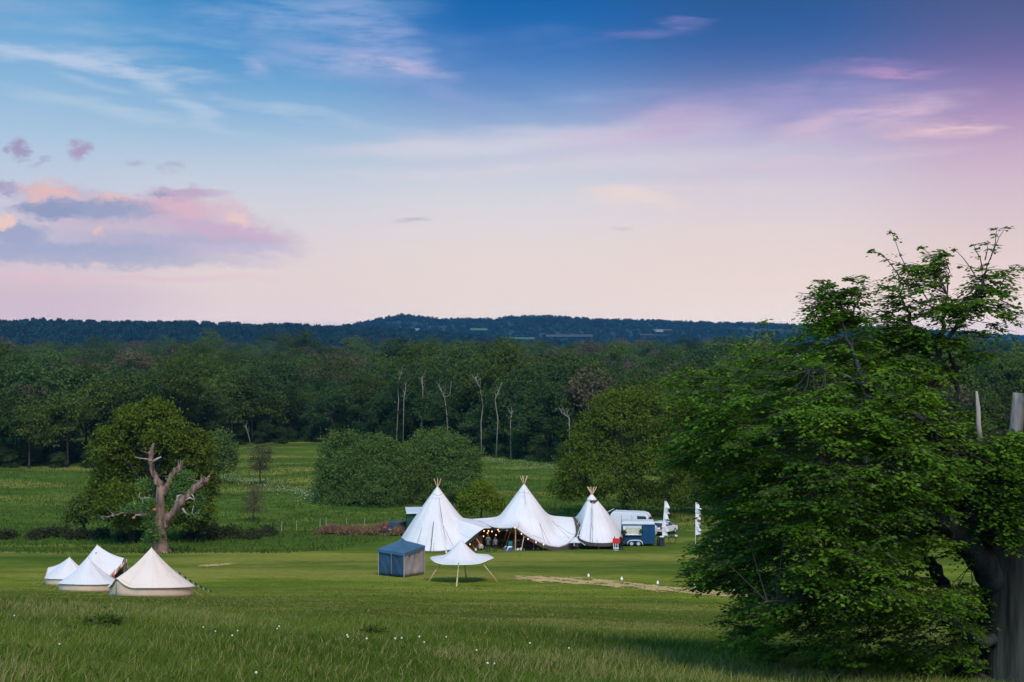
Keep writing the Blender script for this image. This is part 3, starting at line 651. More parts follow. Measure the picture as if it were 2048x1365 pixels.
# oak behind the dead tree
field_tree('oak_tree', 312, 152, [(300,850,62,46),(255,880,50,48,2),(350,880,50,48,-2),(315,820,32,24),(270,840,40,30),(235,930,44,52,2),(385,925,40,48,-1),(300,940,70,70,3),
    (225,900,42,50,0),(400,905,30,50,-1),(215,980,44,50,1),(395,970,34,40),(250,1000,46,40,-2),(372,1010,46,44),(330,1000,50,50,3),(210,1030,30,26),(405,1030,26,30),(190,990,24,26,1),(412,985,20,30,1),(260,1050,40,20,1),(370,1050,40,22,1)], .17, LEAF_OAK, BARK, 2300, 24, .42, 9.5, .45, 1,
    'broad domed green oak standing behind the broken dead tree', surf=.66, limbs=12, under=.6)
field_tree('willow_bush', 437, 236, [(437,905,32,46),(425,930,30,32),(452,925,22,36)], .2, LEAF_WILLOW, BARK, 420, 24, .5, 6, .2, 2, 'smooth grey green bush just right of the oak with the dead tree', 'bush', surf=.7, under=.8)
field_tree('small_tree', 521, 238, [(521,918,26,22),(520,936,24,18),(514,898,12,10),(532,905,14,16)], .10, LEAF_WOOD3, BARK, 260, 14, .45, 5, .13, 3, 'small thin crowned tree alone in the meadow right of the grey green bush', surf=.3, limbs=12)
field_tree('small_tree', 508, 178, [(508,1000,22,24),(505,1020,22,18),(512,982,14,12)], .08, LEAF_WOOD3, BARK, 200, 12, .4, 4, .09, 4, 'thin brownish sapling beside the dark ditch bank, nearer than the other small tree', surf=.3, limbs=12)
field_tree('willow_thicket', 715, 203, [(690,960,52,62,-1),(735,935,60,60),(668,910,20,34,2),(700,900,30,26,2),(740,905,44,34),(660,990,34,40),(760,975,60,56,-3),(800,950,40,60),(720,1000,70,30,-3),(776,900,24,22),(672,880,9,18),(700,876,10,16),(730,880,12,14),(758,884,10,14),(640,940,10,24),(650,905,10,20)],
    .14, LEAF_WILLOW, BARK, 2300, 30, .5, 6.5, .2, 5, 'big grey green willow thicket left of the tallest tents, its left mass', 'bush', 'willow thicket behind the tents', surf=.72, limbs=8, stems=5, under=.9)
field_tree('willow_thicket', 865, 208, [(850,925,56,56),(890,915,44,50),(925,935,34,42),(835,960,46,60),(900,970,56,52,-2),(940,960,22,34),(860,1000,60,30,-2),(870,890,40,26),(905,890,24,22),(845,872,12,14),(880,868,10,14),(922,890,12,18),(950,915,10,18)],
    .14, LEAF_WILLOW, PALEBARK, 2000, 30, .5, 8, .16, 6, 'dark right hand willow thicket with pale stems behind the left tipi', 'bush', 'willow thicket behind the tents', surf=.72, limbs=8, stems=6, under=.9)
field_tree('lime_green_bush', 962, 176, [(962,1000,34,30),(940,1005,24,26),(985,1010,24,24),(965,980,20,18),(998,1022,14,14),(930,1025,18,16)], .13, LEAF_LIME, BARK, 560, 24, .32, 3.4, .14, 7,
    'small bright yellow green bush between the left and middle tipis', 'bush', surf=.7, under=.8)
# oak behind the right tipi and the trailer
field_tree('oak_tree', 1252, 186, [(1250,850,74,60),(1190,870,48,50,2),(1320,860,60,70,-1),(1235,815,52,36),(1290,805,44,34),(1160,920,40,46),(1145,960,34,36),(1215,930,60,56,-2),(1300,930,66,56,-3),
    (1180,985,50,26),(1360,880,60,80,3),(1240,975,56,30,-3),(1320,985,50,24,-2),(1140,995,24,14),(1400,960,60,50,3),(1410,890,50,60,3),(1440,940,50,60,3),(1118,980,22,22,0),(1330,800,40,40,1),(1205,835,30,24,0),(1170,885,30,26,0),(1290,1000,60,20,-3)], .17, LEAF_OAK, BARK, 3200, 24, .5, 9, .6, 8,
    'large spreading oak standing behind the right tipi and the blue trailer', surf=.68, limbs=14, under=.5)
field_tree('hedge_tree', 1395, 206, [(1395,1000,56,40),(1360,1020,40,28),(1440,1000,50,50),(1480,980,60,60),(1330,1032,26,14)], .2, LEAF_WOOD2, BARK, 700, 22, .5, 5, .2, 9, 'dark bushy tree closing the field behind the feather flags', 'tree', surf=.7, under=.9)
field_tree('hawthorn_bush', 168, 162, [(168,1020,26,32),(190,1000,20,22),(150,1040,20,20)], .14, LEAF_WOOD2, BARK, 380, 22, .35, 4, .14, 10, 'green bush left of the dead tree at the foot of the oak', 'bush', surf=.68, under=.9)
# dark scrub along the ditch bank
scr = MB(); protoS = None
sl = [(20,1072,26,9),(70,1068,26,12),(115,1064,24,14),(160,1070,26,13),(205,1068,24,14),(245,1070,26,14),(285,1074,24,12),(392,1066,26,13),(430,1070,26,12),(470,1068,24,12),(505,1070,20,11),(538,1066,16,8),(415,1050,16,14),(-20,1072,26,10)]
for i, (px, py, hw, hh) in enumerate(sl):
    p_ = gpx(px, py + hh * .7); d = p_.y; r_ = np.random.default_rng(400 + i); s_ = d / F
    bl = [(r_.uniform(-.5, .5) * hw * s_, r_.uniform(-.8, .8), hh * s_ * r_.uniform(.2, .9), hw * s_ * r_.uniform(.3, .75), 1.8, hh * s_ * r_.uniform(.4, 1.1)) for _ in range(4)]
    P_, cl, c, dd = crown_points(bl, 130, 14, r_, .25, .6, .7, .9); P_[:, 2] = np.maximum(P_[:, 2], .02)
    root = empty('ditch_shrub', p_, 0, 'dark low scrub growing on the ditch bank across the field at left', 'shrub', 'scrub along the ditch bank')
    quads('foliage', leaf_quads(P_, .13, r_, up=np.array([0, 0, .4])), LEAF_SCRUB, root, rnd=cl)
    m_ = MB()
    for _ in range(4): m_.tube([(random.uniform(-.2, .2), 0, -.1), (random.uniform(-1, 1) * hw * s_ * .7, random.uniform(-.6, .6), hh * s_ * 1.2)], [.03, .012], 5)
    m_.build('stem', BARK, root)
# brown dead reeds / bracken heap by the left tipi
BRK = leafmat('dead_bracken', (.17, .095, .060), (.32, .20, .125), (.46, .31, .20), .2, .1)
for i, (px, py, w, h) in enumerate([(662,1068,30,25),(690,1069,26,22),(715,1067,22,19),(745,1068,22,20),(770,1067,26,34),(798,1070,24,24)]):
    p_ = gpx(px, py); s_ = p_.y / F; r_ = np.random.default_rng(500 + i); n = 1500
    x = r_.normal(size=n) * w * s_ * .5; y = r_.normal(size=n) * .7; hh = h * s_ * np.exp(-(x / (w * s_)) ** 2 * 1.6) * r_.uniform(.3, 1.0, n)
    a = r_.uniform(0, 6.28, n); ln = r_.uniform(.25, .6, n); le = r_.uniform(-.35, .35, (n, 2)); wd = .035
    b0 = np.stack([x, y, hh * .55], 1); tip = b0 + np.stack([le[:, 0], le[:, 1], np.minimum(ln, hh * .5 + .1)], 1); sd = np.stack([np.cos(a), np.sin(a), 0 * a], 1) * wd
    V = np.stack([b0 - sd, b0 + sd, tip], 1).reshape(-1, 3)
    V2 = leaf_quads(np.stack([x, y, hh * .45], 1), .10, r_)
    root = empty('bracken_heap', p_, 0, ['leftmost end of the brown dead bracken heap beside the green field', 'low brown dead bracken second from the left end of the row', 'lowest brown bracken in the middle of the row', 'brown dead bracken just left of the tall bracken clump',
        'tallest tuft of dead brown bracken in the row left of the tipi', 'brown dead bracken nearest to the parked car behind the left tipi'][i], 'bracken', 'dead bracken left of the tipi')
    quads('stalks', V, BRK, root, rnd=r_.random(n), per=3); quads('fronds', V2, BRK, root, rnd=r_.random(n))
# pale flowering strips in the far meadow
FLW = pbr('cow_parsley', (.42, .46, .34), .9, .2, 3); r_ = np.random.default_rng(77)
def strip(pl, n, wid):
    P_ = []
    for _ in range(n):
        k = r_.integers(len(pl) - 1); t = r_.random(); q = gpx(pl[k][0] + (pl[k + 1][0] - pl[k][0]) * t, pl[k][1] + (pl[k + 1][1] - pl[k][1]) * t + r_.normal() * wid)
        P_.append((q.x, q.y, q.z + r_.uniform(.15, .55)))
    return np.array(P_)
Pf = np.concatenate([strip([(428, 955), (480, 962), (530, 972), (590, 985), (640, 996)], 1500, 6), strip([(470, 902), (500, 898), (520, 901)], 160, 3), strip([(590, 1003), (650, 1006)], 200, 5), strip([(955, 920), (1040, 930), (1110, 938)], 500, 3)])
tag(quads('meadow_flowers', leaf_quads(Pf, .085, r_, flat=.8), FLW, None, rnd=r_.random(len(Pf))), kind='stuff')
# bare pale birches in front of the wood
BIRCH = pbr('birch_bark', (.21, .21, .17), .8, .3, 2)
BL = [((790,842),[(792,842),(797,800),(795,770),(803,745)],'pale slender birch stem leftmost of the birches'),((808,850),[(806,850),(808,800),(812,770)],'pale broken looking birch stem second from left'),
      ((843,868),[(843,868),(844,820),(846,780),(843,756)],'straight pale birch stem in the middle of the wood edge'),((897,870),[(898,870),(893,825),(889,795),(876,768)],'forked pale birch leaning left above the willow thicket'),
      ((962,875),[(963,875),(962,845),(966,812),(960,775),(950,755)],'pale crooked birch with broken white limb right of the forked one'),((1000,880),[(992,880),(996,840),(990,800),(1004,765)],'faint pale birch stem right of the crooked one'),
      ((1022,870),[(1022,870),(1021,845),(1024,820)],'short pale birch stump furthest right'),((497,900),[(502,898),(497,870),(491,852)],'pale leaning dead stem at the wood edge above the meadow path'),((1138,840),[(1140,862),(1138,835),(1122,826)],'white broken limb on the dark wood edge beside the right oak')]
for (bx, by), pl, lab in BL:
    x0 = (pl[0][0] - 1024) / F; d = float(edge(x0 * 300)) + 1; d = float(edge(x0 * d)) - 1.0
    base = gpd(pl[0][0], d); pts = [base - base] + [at(a, b, d) - base + Vector((0, random.uniform(-.6, .6), 0)) for a, b in pl[1:]]
    root = empty('birch_tree', base, 0, lab, 'tree', 'pale bare birches along the wood edge')
    m_ = MB(); n_ = len(pts); m_.tube(pts, [.13 - .09 * k / (n_ - 1) for k in range(n_)], 6, rough=.1)
    if lab.startswith('forked'): m_.tube([pts[2], at(900, 790, d) - base, at(903, 762, d) - base], [.08, .05, .02], 6)
    if False: m_.tube([pts[-2], pts[-2] + Vector((.8, -.3, .5)), pts[-2] + Vector((1.3, 0, 1.2))], [.07, .05, .02], 6)
    m_.build('trunk', BIRCH, root, smooth=True)
    m_ = MB()
    for _ in range(14):
        a = pts[-1].lerp(pts[-2], random.random()); m_.tube([a, a + Vector((random.uniform(-1.2, 1.2), random.uniform(-1, 1), random.uniform(.5, 1.8)))], [.035, .012], 4)
    m_.build('branch', BIRCH, root)

# ------------------------------------------------------------------ the dead, broken oak with ivy
def dead_oak():
    d = 128.0
    base = gpx(322, 1107); d = base.y; s_ = d / F
    def P_(px, py, dy=0): return at(px, py, d) + Vector((0, dy, 0)) - base
    root = empty('dead_tree', base, 0, 'broken dead oak with bare reddish limbs and ivy, in front of the green oak', 'tree')
    m_ = MB(); m_.tube([P_(322,1112), P_(322,1102), P_(321,1085), P_(320,1060), P_(319,1035), P_(320,1012), P_(321,990), P_(322,970)], [.95, .75, .62, .62, .55, .46, .40, .36], 16, rough=.16)
    for a in range(5): m_.tube([P_(322,1095), P_(322 + 15 * math.cos(a * 1.3 + .4), 1106, 1.0 * math.sin(a * 1.3 + .4)), P_(322 + 24 * math.cos(a * 1.3 + .4), 1111, 1.5 * math.sin(a * 1.3 + .4))], [.4, .28, .08], 7, rough=.2)
    m_.build('trunk', DEADWOOD, root, smooth=True)
    limbs = [([(322,972,0),(313,958,0),(307,944,-.2),(304,926,-.3),(303,908,-.3),(306,897,-.3),(307,887,-.3)], [.42,.34,.28,.24,.27,.2,.07]),
             ([(325,992,0),(331,976,.1),(338,964,.2),(346,950,.3),(354,940,.4),(358,932,.4)], [.40,.36,.31,.32,.36,.24]),
             ([(326,1056,0),(336,1038,-.2),(350,1022,-.4),(366,1004,-.5),(384,984,-.5),(398,970,-.5),(408,962,-.5)], [.46,.40,.46,.38,.36,.32,.3]),
             ([(400,972,-.5),(411,964,-.6),(417,958,-.6),(421,949,-.6)], [.24,.22,.15,.04]),
             ([(317,1020,0),(300,1025,-.4),(284,1025,-.6),(262,1022,-.8),(246,1026,-.9),(232,1028,-.9),(221,1033,-.9),(208,1032,-.9),(201,1028,-.9)], [.26,.2,.16,.13,.10,.08,.06,.05,.02])]
    for pl, rd in limbs:
        rd = [q * .95 for q in rd]; pf = []; rf = []
        for i in range(len(pl) - 1):
            for kk in range(3): pf.append(P_(*pl[i]).lerp(P_(*pl[i + 1]), kk / 3) + Vector((random.gauss(0, .05), random.gauss(0, .05), random.gauss(0, .05)))); rf.append((rd[i] + (rd[i + 1] - rd[i]) * kk / 3) * random.uniform(.82, 1.18))
        pf.append(P_(*pl[-1])); rf.append(rd[-1])
        m_ = MB(); m_.tube(pf, rf, 12, rough=.26)
        e = P_(*pl[-1])
        if rd[-1] > .2:
            for k in range(6):
                a = k * 1.05; q = e + Vector((math.cos(a) * rd[-1] * .6, math.sin(a) * rd[-1] * .6, 0)); m_.tube([q - Vector((0, 0, .25)), q + Vector((random.uniform(-.1, .15), 0, random.uniform(.25, .6)))], [.13, .02], 5)
        m_.build('limb', DEADWOOD, root, smooth=True)
        m2 = MB()
        for _ in range(7):
            a = random.choice(pf[2:]); v = Vector((random.gauss(0, 1), random.gauss(0, .6), random.uniform(-.2, 1))).normalized(); L_ = random.uniform(.4, 1.3); m2.tube([a, a + v * L_ * .5, a + v * L_ + Vector((random.gauss(0, .2), 0, random.gauss(0, .15)))], [.035, .022, .006], 4)
        m2.build('twigs', GREYWOOD, root)
    tw = [([(303,919,-.3),(290,917,-.5),(273,914,-.6)], [.07,.05,.02]), ([(306,924,-.3),(316,918,-.6),(326,913,-.7)], [.14,.11,.07]), ([(359,1012,-.5),(357,1000,-.6),(359,991,-.6),(366,989,-.6),(371,992,-.6)], [.17,.15,.15,.13,.05]),
          ([(283,985,-.6),(281,992,-.6),(287,997,-.6),(295,995,-.6),(303,994,-.6)], [.03,.045,.05,.05,.03]), ([(287,997,-.6),(290,1006,-.6),(286,1018,-.6)], [.04,.04,.04]), ([(368,1016,-.6),(374,1022,-.9),(378,1026,-1)], [.12,.09,.04]),
          ([(385,985,-.7),(392,993,-.9),(394,1004,-1)], [.06,.05,.02]), ([(372,1000,-.7),(384,994,-.8),(391,998,-.8)], [.12,.1,.05]), ([(390,1010,-.6),(388,1024,-.9),(396,1034,-.9)], [.04,.03,.015]), ([(302,1028,-.5),(276,1028,-.9),(274,1034,-.9)], [.12,.1,.09])]
    for pl, rd in tw:
        m_ = MB(); m_.tube([P_(*q) for q in pl], rd, 7, rough=.15); m_.build('branch', GREYWOOD, root, smooth=True)
    for px, py, dy, rr in ((312,1018,-.62,.16),(273,1033,-1.02,.14),(304,920,-.58,.11),(421,952,-.75,.09)):
        m_ = MB(); m_.ball(P_(px, py, dy), rr, 10, 7, sc=(1.2, .5, .9)); m_.build('cut_face', CUTWOOD, root)
    r_ = np.random.default_rng(21)
    bl = px_blobs(base, d, [(366,962,24,20,.3),(356,990,26,24,.5),(372,985,24,22,.2),(345,1010,22,20,.6),(300,1010,20,16,0),(290,975,18,16,.8),(282,1018,26,16,-.5),(306,1040,16,22,-.2),(312,1070,16,26,-.4),(300,1085,12,18,.2),(398,1000,12,26,0),(392,1030,14,16,.4),(262,1018,14,10,-.6)])
    Pp, cl, c, dd = crown_points(bl, 760, 18, r_, .24, .6, .8, .7)
    quads('ivy', leaf_quads(Pp, .095, r_, up=dd * .4 + np.array([0, 0, .3])), LEAF_IVY, root, rnd=cl)
dead_oak()

# ------------------------------------------------------------------ the big beech on the right
def inside(poly, x, y):
    c = np.zeros(len(x), bool); n = len(poly)
    for i in range(n):
        x1, y1 = poly[i]; x2, y2 = poly[(i + 1) % n]
        cond = ((y1 > y) != (y2 > y)) & (x < (x2 - x1) * (y - y1) / (y2 - y1 + 1e-9) + x1); c ^= cond
    return c
def edist(poly, x, y):
    d = np.full(len(x), 1e9); n = len(poly)
    for i in range(n):
        a = np.array(poly[i], float); b = np.array(poly[(i + 1) % n], float); ab = b - a
        t = np.clip(((x - a[0]) * ab[0] + (y - a[1]) * ab[1]) / (ab @ ab), 0, 1); d = np.minimum(d, np.hypot(x - a[0] - t * ab[0], y - a[1] - t * ab[1]))
    return d
def beech():
    D0 = 28.0; base = gpd(2022, D0); r_ = np.random.default_rng(9)
    root = empty('beech_tree', base, 0, 'huge leafy beech with dark trunk filling the right side in the foreground', 'tree')
    def P_(px, py, dy=0): return at(px, py, D0) + Vector(((px - 1024) / F * dy, dy, -(py - HY) / F * dy)) - base
    m_ = MB(); m_.tube([P_(2022,1470), P_(2022,1420), P_(2020,1360), P_(2018,1260), P_(2016,1180), P_(2020,1100), P_(2026,1010), P_(2034,930)], [1.05,.78,.62,.57,.55,.58,.5,.36], 26, rough=.05)
    for a in range(7): m_.tube([P_(2022,1400), Vector((math.cos(a * .9) * .9, math.sin(a * .9) * .9, .15)), Vector((math.cos(a * .9) * 1.7, math.sin(a * .9) * 1.7, -.25))], [.4, .3, .08], 8)
    m_.build('trunk', BEECHBARK, root, smooth=True)
    limbs = [
      ([(2005,1190,0),(1965,1130,-.5),(1930,1085,-1),(1900,1052,-1.4),(1865,1035,-1.8),(1820,1015,-2.2),(1775,965,-2.6),(1725,930,-3),(1660,930,-3.3)], [.34,.26,.23,.2,.15,.13,.11,.08,.04]),
      ([(2018,1030,0),(1985,960,-.3),(1940,900,-.6),(1895,845,-.8),(1865,815,-.9),(1856,780,-.9),(1872,735,-.9),(1882,690,-.9),(1884,640,-.9),(1895,590,-1)], [.30,.22,.17,.14,.11,.09,.07,.055,.04,.02]),
      ([(1882,870,-.8),(1845,842,-1.2),(1790,800,-1.7),(1735,775,-2.2),(1680,752,-2.6),(1620,740,-3)], [.12,.09,.07,.06,.045,.025]),
      ([(1940,905,-.6),(1895,900,-1.6),(1870,865,-2),(1830,830,-2.4)], [.12,.09,.07,.04]),
      ([(2010,1250,0),(1960,1235,.8),(1900,1200,1.5),(1870,1140,1.8),(1838,1095,2),(1780,1060,2.4),(1700,1050,2.8),(1600,1060,3)], [.2,.15,.12,.15,.13,.09,.06,.02]),
      ([(2010,1290,0),(1950,1280,-1),(1880,1230,-1.8),(1800,1200,-2.4),(1700,1190,-2.9),(1600,1200,-3.2),(1520,1210,-3.4)], [.14,.11,.09,.07,.05,.03,.015]),
      ([(1990,1130,0),(1960,1085,.5),(1925,1062,.8),(1880,1058,1)], [.18,.12,.09,.05]),
      ([(1990,1010,0),(1900,960,1.2),(1800,900,2),(1700,860,2.6),(1600,830,3),(1500,800,3.2),(1430,770,3.4)], [.24,.17,.13,.1,.08,.05,.02]),
      ([(1800,900,2),(1760,980,2.2),(1680,1010,2.4),(1560,1020,2.6),(1460,1040,2.8)], [.11,.09,.07,.05,.02]),
      ([(1872,735,-.9),(1850,690,-.6),(1820,640,-.5),(1800,590,-.4)], [.06,.05,.035,.02]), ([(1880,690,-.9),(1920,650,-1),(1955,600,-1),(1975,540,-1)], [.05,.04,.03,.018]),
      ([(1735,775,-2.2),(1710,720,-2.2),(1690,660,-2.2),(1680,600,-2.2)], [.05,.04,.028,.015]), ([(1895,845,-.8),(1915,790,-.2),(1912,740,0),(1890,700,0)], [.06,.05,.04,.02]),
      ([(2030,1000,0),(2090,930,.5),(2160,860,1),(2220,760,1.5),(2240,660,1.6)], [.3,.24,.18,.12,.05]), ([(2030,1120,0),(2110,1080,-.8),(2200,1040,-1.4),(2300,1000,-2)], [.26,.2,.14,.06])]
    samp = []
    for pl, rd in limbs:
        m_ = MB(); pts = [P_(*q) for q in pl]
        fine = []; fr = []
        for i in range(len(pts) - 1):
            for k in range(4):
                t = k / 4; fine.append(pts[i].lerp(pts[i + 1], t) + Vector((random.gauss(0, 1), random.gauss(0, 1), random.gauss(0, 1))) * .025); fr.append(rd[i] + (rd[i + 1] - rd[i]) * t)
        fine.append(pts[-1]); fr.append(rd[-1])
        m_.tube(fine, fr, 10, rough=.08); m_.build('limb', BEECHBARK, root, smooth=True)
        samp += [(p, q) for p, q in zip(fine, fr)][3:]
    for pl, rd, nm in [([(1961,892,-1.2),(1957,850,-1.2),(1956,815,-1.2),(1953,783,-1.2)], [.07,.05,.045,.02], 'dead_stem'), ([(2030,960,-.3),(2028,900,-.4),(2032,850,-.4),(2036,800,-.4),(2037,786,-.4)], [.22,.17,.13,.12,.10], 'dead_stub')]:
        m_ = MB(); m_.tube([P_(*q) for q in pl], rd, 10, rough=.2); m_.build(nm, GREYWOOD, root, smooth=True)
    # foliage: sprays spread over the crown
    main = [(1345,780),(1335,740),(1400,735),(1440,715),(1490,712),(1555,690),(1600,672),(1650,652),(1710,645),(1760,664),(1830,678),(1900,690),(1950,700),(1975,712),(1985,735),(1930,720),(1905,745),(1890,800),(1940,830),(1960,850),(1990,870),(2040,870),(2060,900),(2060,960),(2000,980),(1990,1020),(1950,1030),(1960,1070),
            (1920,1090),(1960,1170),(1950,1240),(1960,1320),(1935,1372),(1900,1325),(1850,1345),(1790,1318),(1720,1335),(1640,1340),(1585,1290),(1555,1310),(1500,1318),(1470,1290),(1462,1200),(1500,1155),(1450,1168),(1385,1158),(1385,1115),(1440,1065),(1410,1010),(1415,960),(1335,905),(1365,850)]
    tops = [[(1615,650),(1620,600),(1640,560),(1665,595),(1690,575),(1712,560),(1735,548),(1730,600),(1720,650),(1690,665)], [(1740,650),(1765,600),(1758,570),(1800,560),(1815,525),(1850,520),(1870,500),(1885,540),(1870,580),(1900,600),(1930,565),(1950,520),(1985,505),(1990,540),(2040,545),(2020,590),(2035,625),(2000,665),(1900,690),(1800,680)]]
    right = [(2000,985),(2060,940),(2110,860),(2060,760),(2110,640),(2200,600),(2300,660),(2400,800),(2420,1000),(2330,1150),(2200,1200),(2150,1080),(2060,1040)]
    frontsp = [(1985,880),(2060,860),(2080,1090),(2030,1095),(1990,1040),(1960,1000)]
    SPR = []
    def sample(poly, n, hmax, dy0=0, nearbias=0):
        xs = [p[0] for p in poly]; zs = [p[1] for p in poly]
        x = r_.uniform(min(xs), max(xs), n * 4); y = r_.uniform(min(zs), max(zs), n * 4); k = inside(poly, x, y)
        x, y = x[k][:n], y[k][:n]; e = edist(poly, x, y); h = hmax * np.sqrt(np.clip(e / 150, .02, 1))
        dep = r_.uniform(-1, 1, len(x)) * h + dy0
        return x, y, dep, e
    for poly, n, h, dy in ((main, 3500, 4.2, -.3), (tops[0], 50, .9, -2.0), (tops[1], 125, 1.5, -.9), (right, 520, 3.2, 0), (frontsp, 90, .6, -1.9)):
        x, y, dep, e = sample(poly, n, h, dy)
        # clumped layers: foliage gathers in drooping shelves
        if poly is main:
            lay = np.sin(y * .085 + 1.7 * np.sin(x * .017) + dep * .9) + .7 * np.sin(x * .045 + y * .02 + dep * 1.7)
            hole = (((x - 1885) / 62) ** 2 + ((y - 1128) / 42) ** 2 < 1) | (((x - 1930) / 40) ** 2 + ((y - 1150) / 30) ** 2 < 1)
            gap = (((x - 1850) / 75) ** 2 + ((y - 1262) / 34) ** 2 < 1) & (r_.random(len(x)) < .75)
            gap |= (y > 1215) & (r_.random(len(x)) < .42)
            gap |= (y < 800) & (r_.random(len(x)) < .25)
            x = x + r_.normal(size=len(x)) * np.where(e < 40, 14, 0); y = y + r_.normal(size=len(x)) * np.where(e < 40, 12, 0)
            k = ((lay > -.6) | (r_.random(len(x)) < .22)) & ~hole & ~gap
            x, y, dep = x[k], y[k], dep[k]
        for a, b, c in zip(x, y, dep): SPR.append(P_(a, b, c))
    twm = MB(); LC = []; LD = []; LU = []
    sp = np.array([tuple(s_[0]) for s_ in samp]); sr = np.array([s_[1] for s_ in samp])
    ax = np.array([0., 0.])
    def spray(c, outd, nt, ln, lpt, lw=.05):
        for k in range(nt):
            a = (k / max(nt - 1, 1) - .5) * 1.9 + r_.normal() * .15; ca, sa = math.cos(a), math.sin(a)
            dr = np.array([outd[0] * ca - outd[1] * sa, outd[0] * sa + outd[1] * ca, r_.uniform(-.35, .22)])
            l = ln * r_.uniform(.6, 1.15); side = np.array([-dr[1], dr[0], 0])
            for j in range(lpt):
                t = (j + .5) / lpt; p = c + dr * l * t + np.array([0, 0, -.18 * l * t * t]); sg = 1 if j % 2 else -1
                p = p + side * sg * lw * r_.uniform(.5, 1.3) + r_.normal(size=3) * .02
                LC.append(p); LD.append(side * sg * .7 + dr * .7 + np.array([0, 0, -.25])); LU.append(np.array([r_.normal() * .45, r_.normal() * .45, 1.0]))
            if r_.random() < .5: twm.tube([c, c + dr * l * .6, c + dr * l], [.009, .006, .003], 3, cap=False)
    brm = MB()
    for c in SPR:
        cv = np.array(tuple(c)); hd = cv[:2] - ax; nn = np.linalg.norm(hd) + 1e-6
        dd = np.linalg.norm(sp - cv, axis=1) - sr * 2 + np.maximum(sp[:, 2] - cv[2], 0) * .2; i = int(np.argmin(dd)); L_ = np.linalg.norm(sp[i] - cv)
        outd = hd / nn + r_.normal(size=2) * .35
        v = cv[:2] - sp[i][:2]; nv = np.linalg.norm(v)
        if nv > .15: outd = outd * .4 + v / nv
        outd /= np.linalg.norm(outd)
        if L_ < 1.5 and r_.random() < .6:
            s0 = Vector(sp[i]); e = Vector(cv); md = s0.lerp(e, .5) + Vector((0, 0, .12 * L_)) + Vector(r_.normal(size=3) * .08)
            rr = .007 + .006 * L_; brm.tube([s0, md, e], [rr, rr * .7, .006], 4, cap=False)
        spray(cv - np.array([outd[0], outd[1], 0]) * .25, outd, int(r_.integers(5, 8)), .56, 12)
    # long shoots above the crown
    shoots = [[(1855,600),(1835,570),(1815,540),(1800,510),(1790,480),(1783,466)],[(1830,590),(1800,555),(1775,520),(1765,510),(1748,503)],[(1890,580),(1875,550),(1868,520),(1855,505),(1843,495)],[(1700,640),(1675,605),(1650,580),(1632,562)],
              [(1710,640),(1690,610),(1670,585),(1652,562)],[(1700,640),(1718,595),(1725,575),(1731,553)],[(1960,580),(1975,530),(1988,500),(1998,475),(2012,455)],[(1980,520),(1990,490),(1992,470),(1994,458)],[(1955,560),(1940,535),(1925,515),(1910,500)],[(1965,540),(1960,515),(1950,500),(1948,490)],
              [(1970,520),(1975,500),(1974,486)],[(2000,570),(2020,545),(2035,530),(2044,540)],[(1880,560),(1900,545),(1890,515),(1885,500)],[(1530,700),(1525,665),(1522,648),(1530,642)],[(1470,720),(1440,700),(1425,690)],[(1500,720),(1490,700),(1480,690)],[(1420,780),(1385,755),(1345,750)],[(2000,600),(2030,615),(2046,625)],[(1480,1180),(1450,1150),(1400,1165)],[(1400,1110),(1385,1140),(1370,1150)]]
    for sh in shoots:
        pts = [P_(a, b, -1.2 + .2 * i) for i, (a, b) in enumerate(sh)]; n = len(pts)
        twm.tube(pts, [.014 - .010 * i / (n - 1) for i in range(n)], 5)
        for i in range(1, n):
            q = np.array(tuple(pts[i])); k = 1 if i < n - 1 else 2
            if i == n - 1 or r_.random() < .75:
                for _ in range(k): 
                    a = r_.uniform(0, 6.28); spray(q, np.array([math.cos(a), math.sin(a)]), 2, .16, 4, .04)
    LC = np.array(LC); LD = np.array(LD); LU = np.array(LU); n = len(LC)
    LD /= np.linalg.norm(LD, axis=1)[:, None]; b = np.cross(LU, LD); b /= np.linalg.norm(b, axis=1)[:, None]
    sz = (r_.uniform(.55, 1.4, n) * np.where(r_.random(n) < .2, 1.25, 1))[:, None]; a = LD * .043 * sz; b = b * .027 * sz
    V = np.stack([LC - a, LC + b, LC + a, LC - b], 1).reshape(-1, 3)
    tone = np.clip(.5 + .35 * np.sin(LC[:, 0] * 1.1 + LC[:, 2] * 2.3) * np.sin(LC[:, 1] * 1.3 + 1) + r_.normal(size=n) * .2, 0, 1)
    quads('foliage', V, LEAF_BEECH, root, rnd=tone); print('beech leaves', n)
    twm.build('twigs', BARK, root); brm.build('branches', BARK, root)
beech()

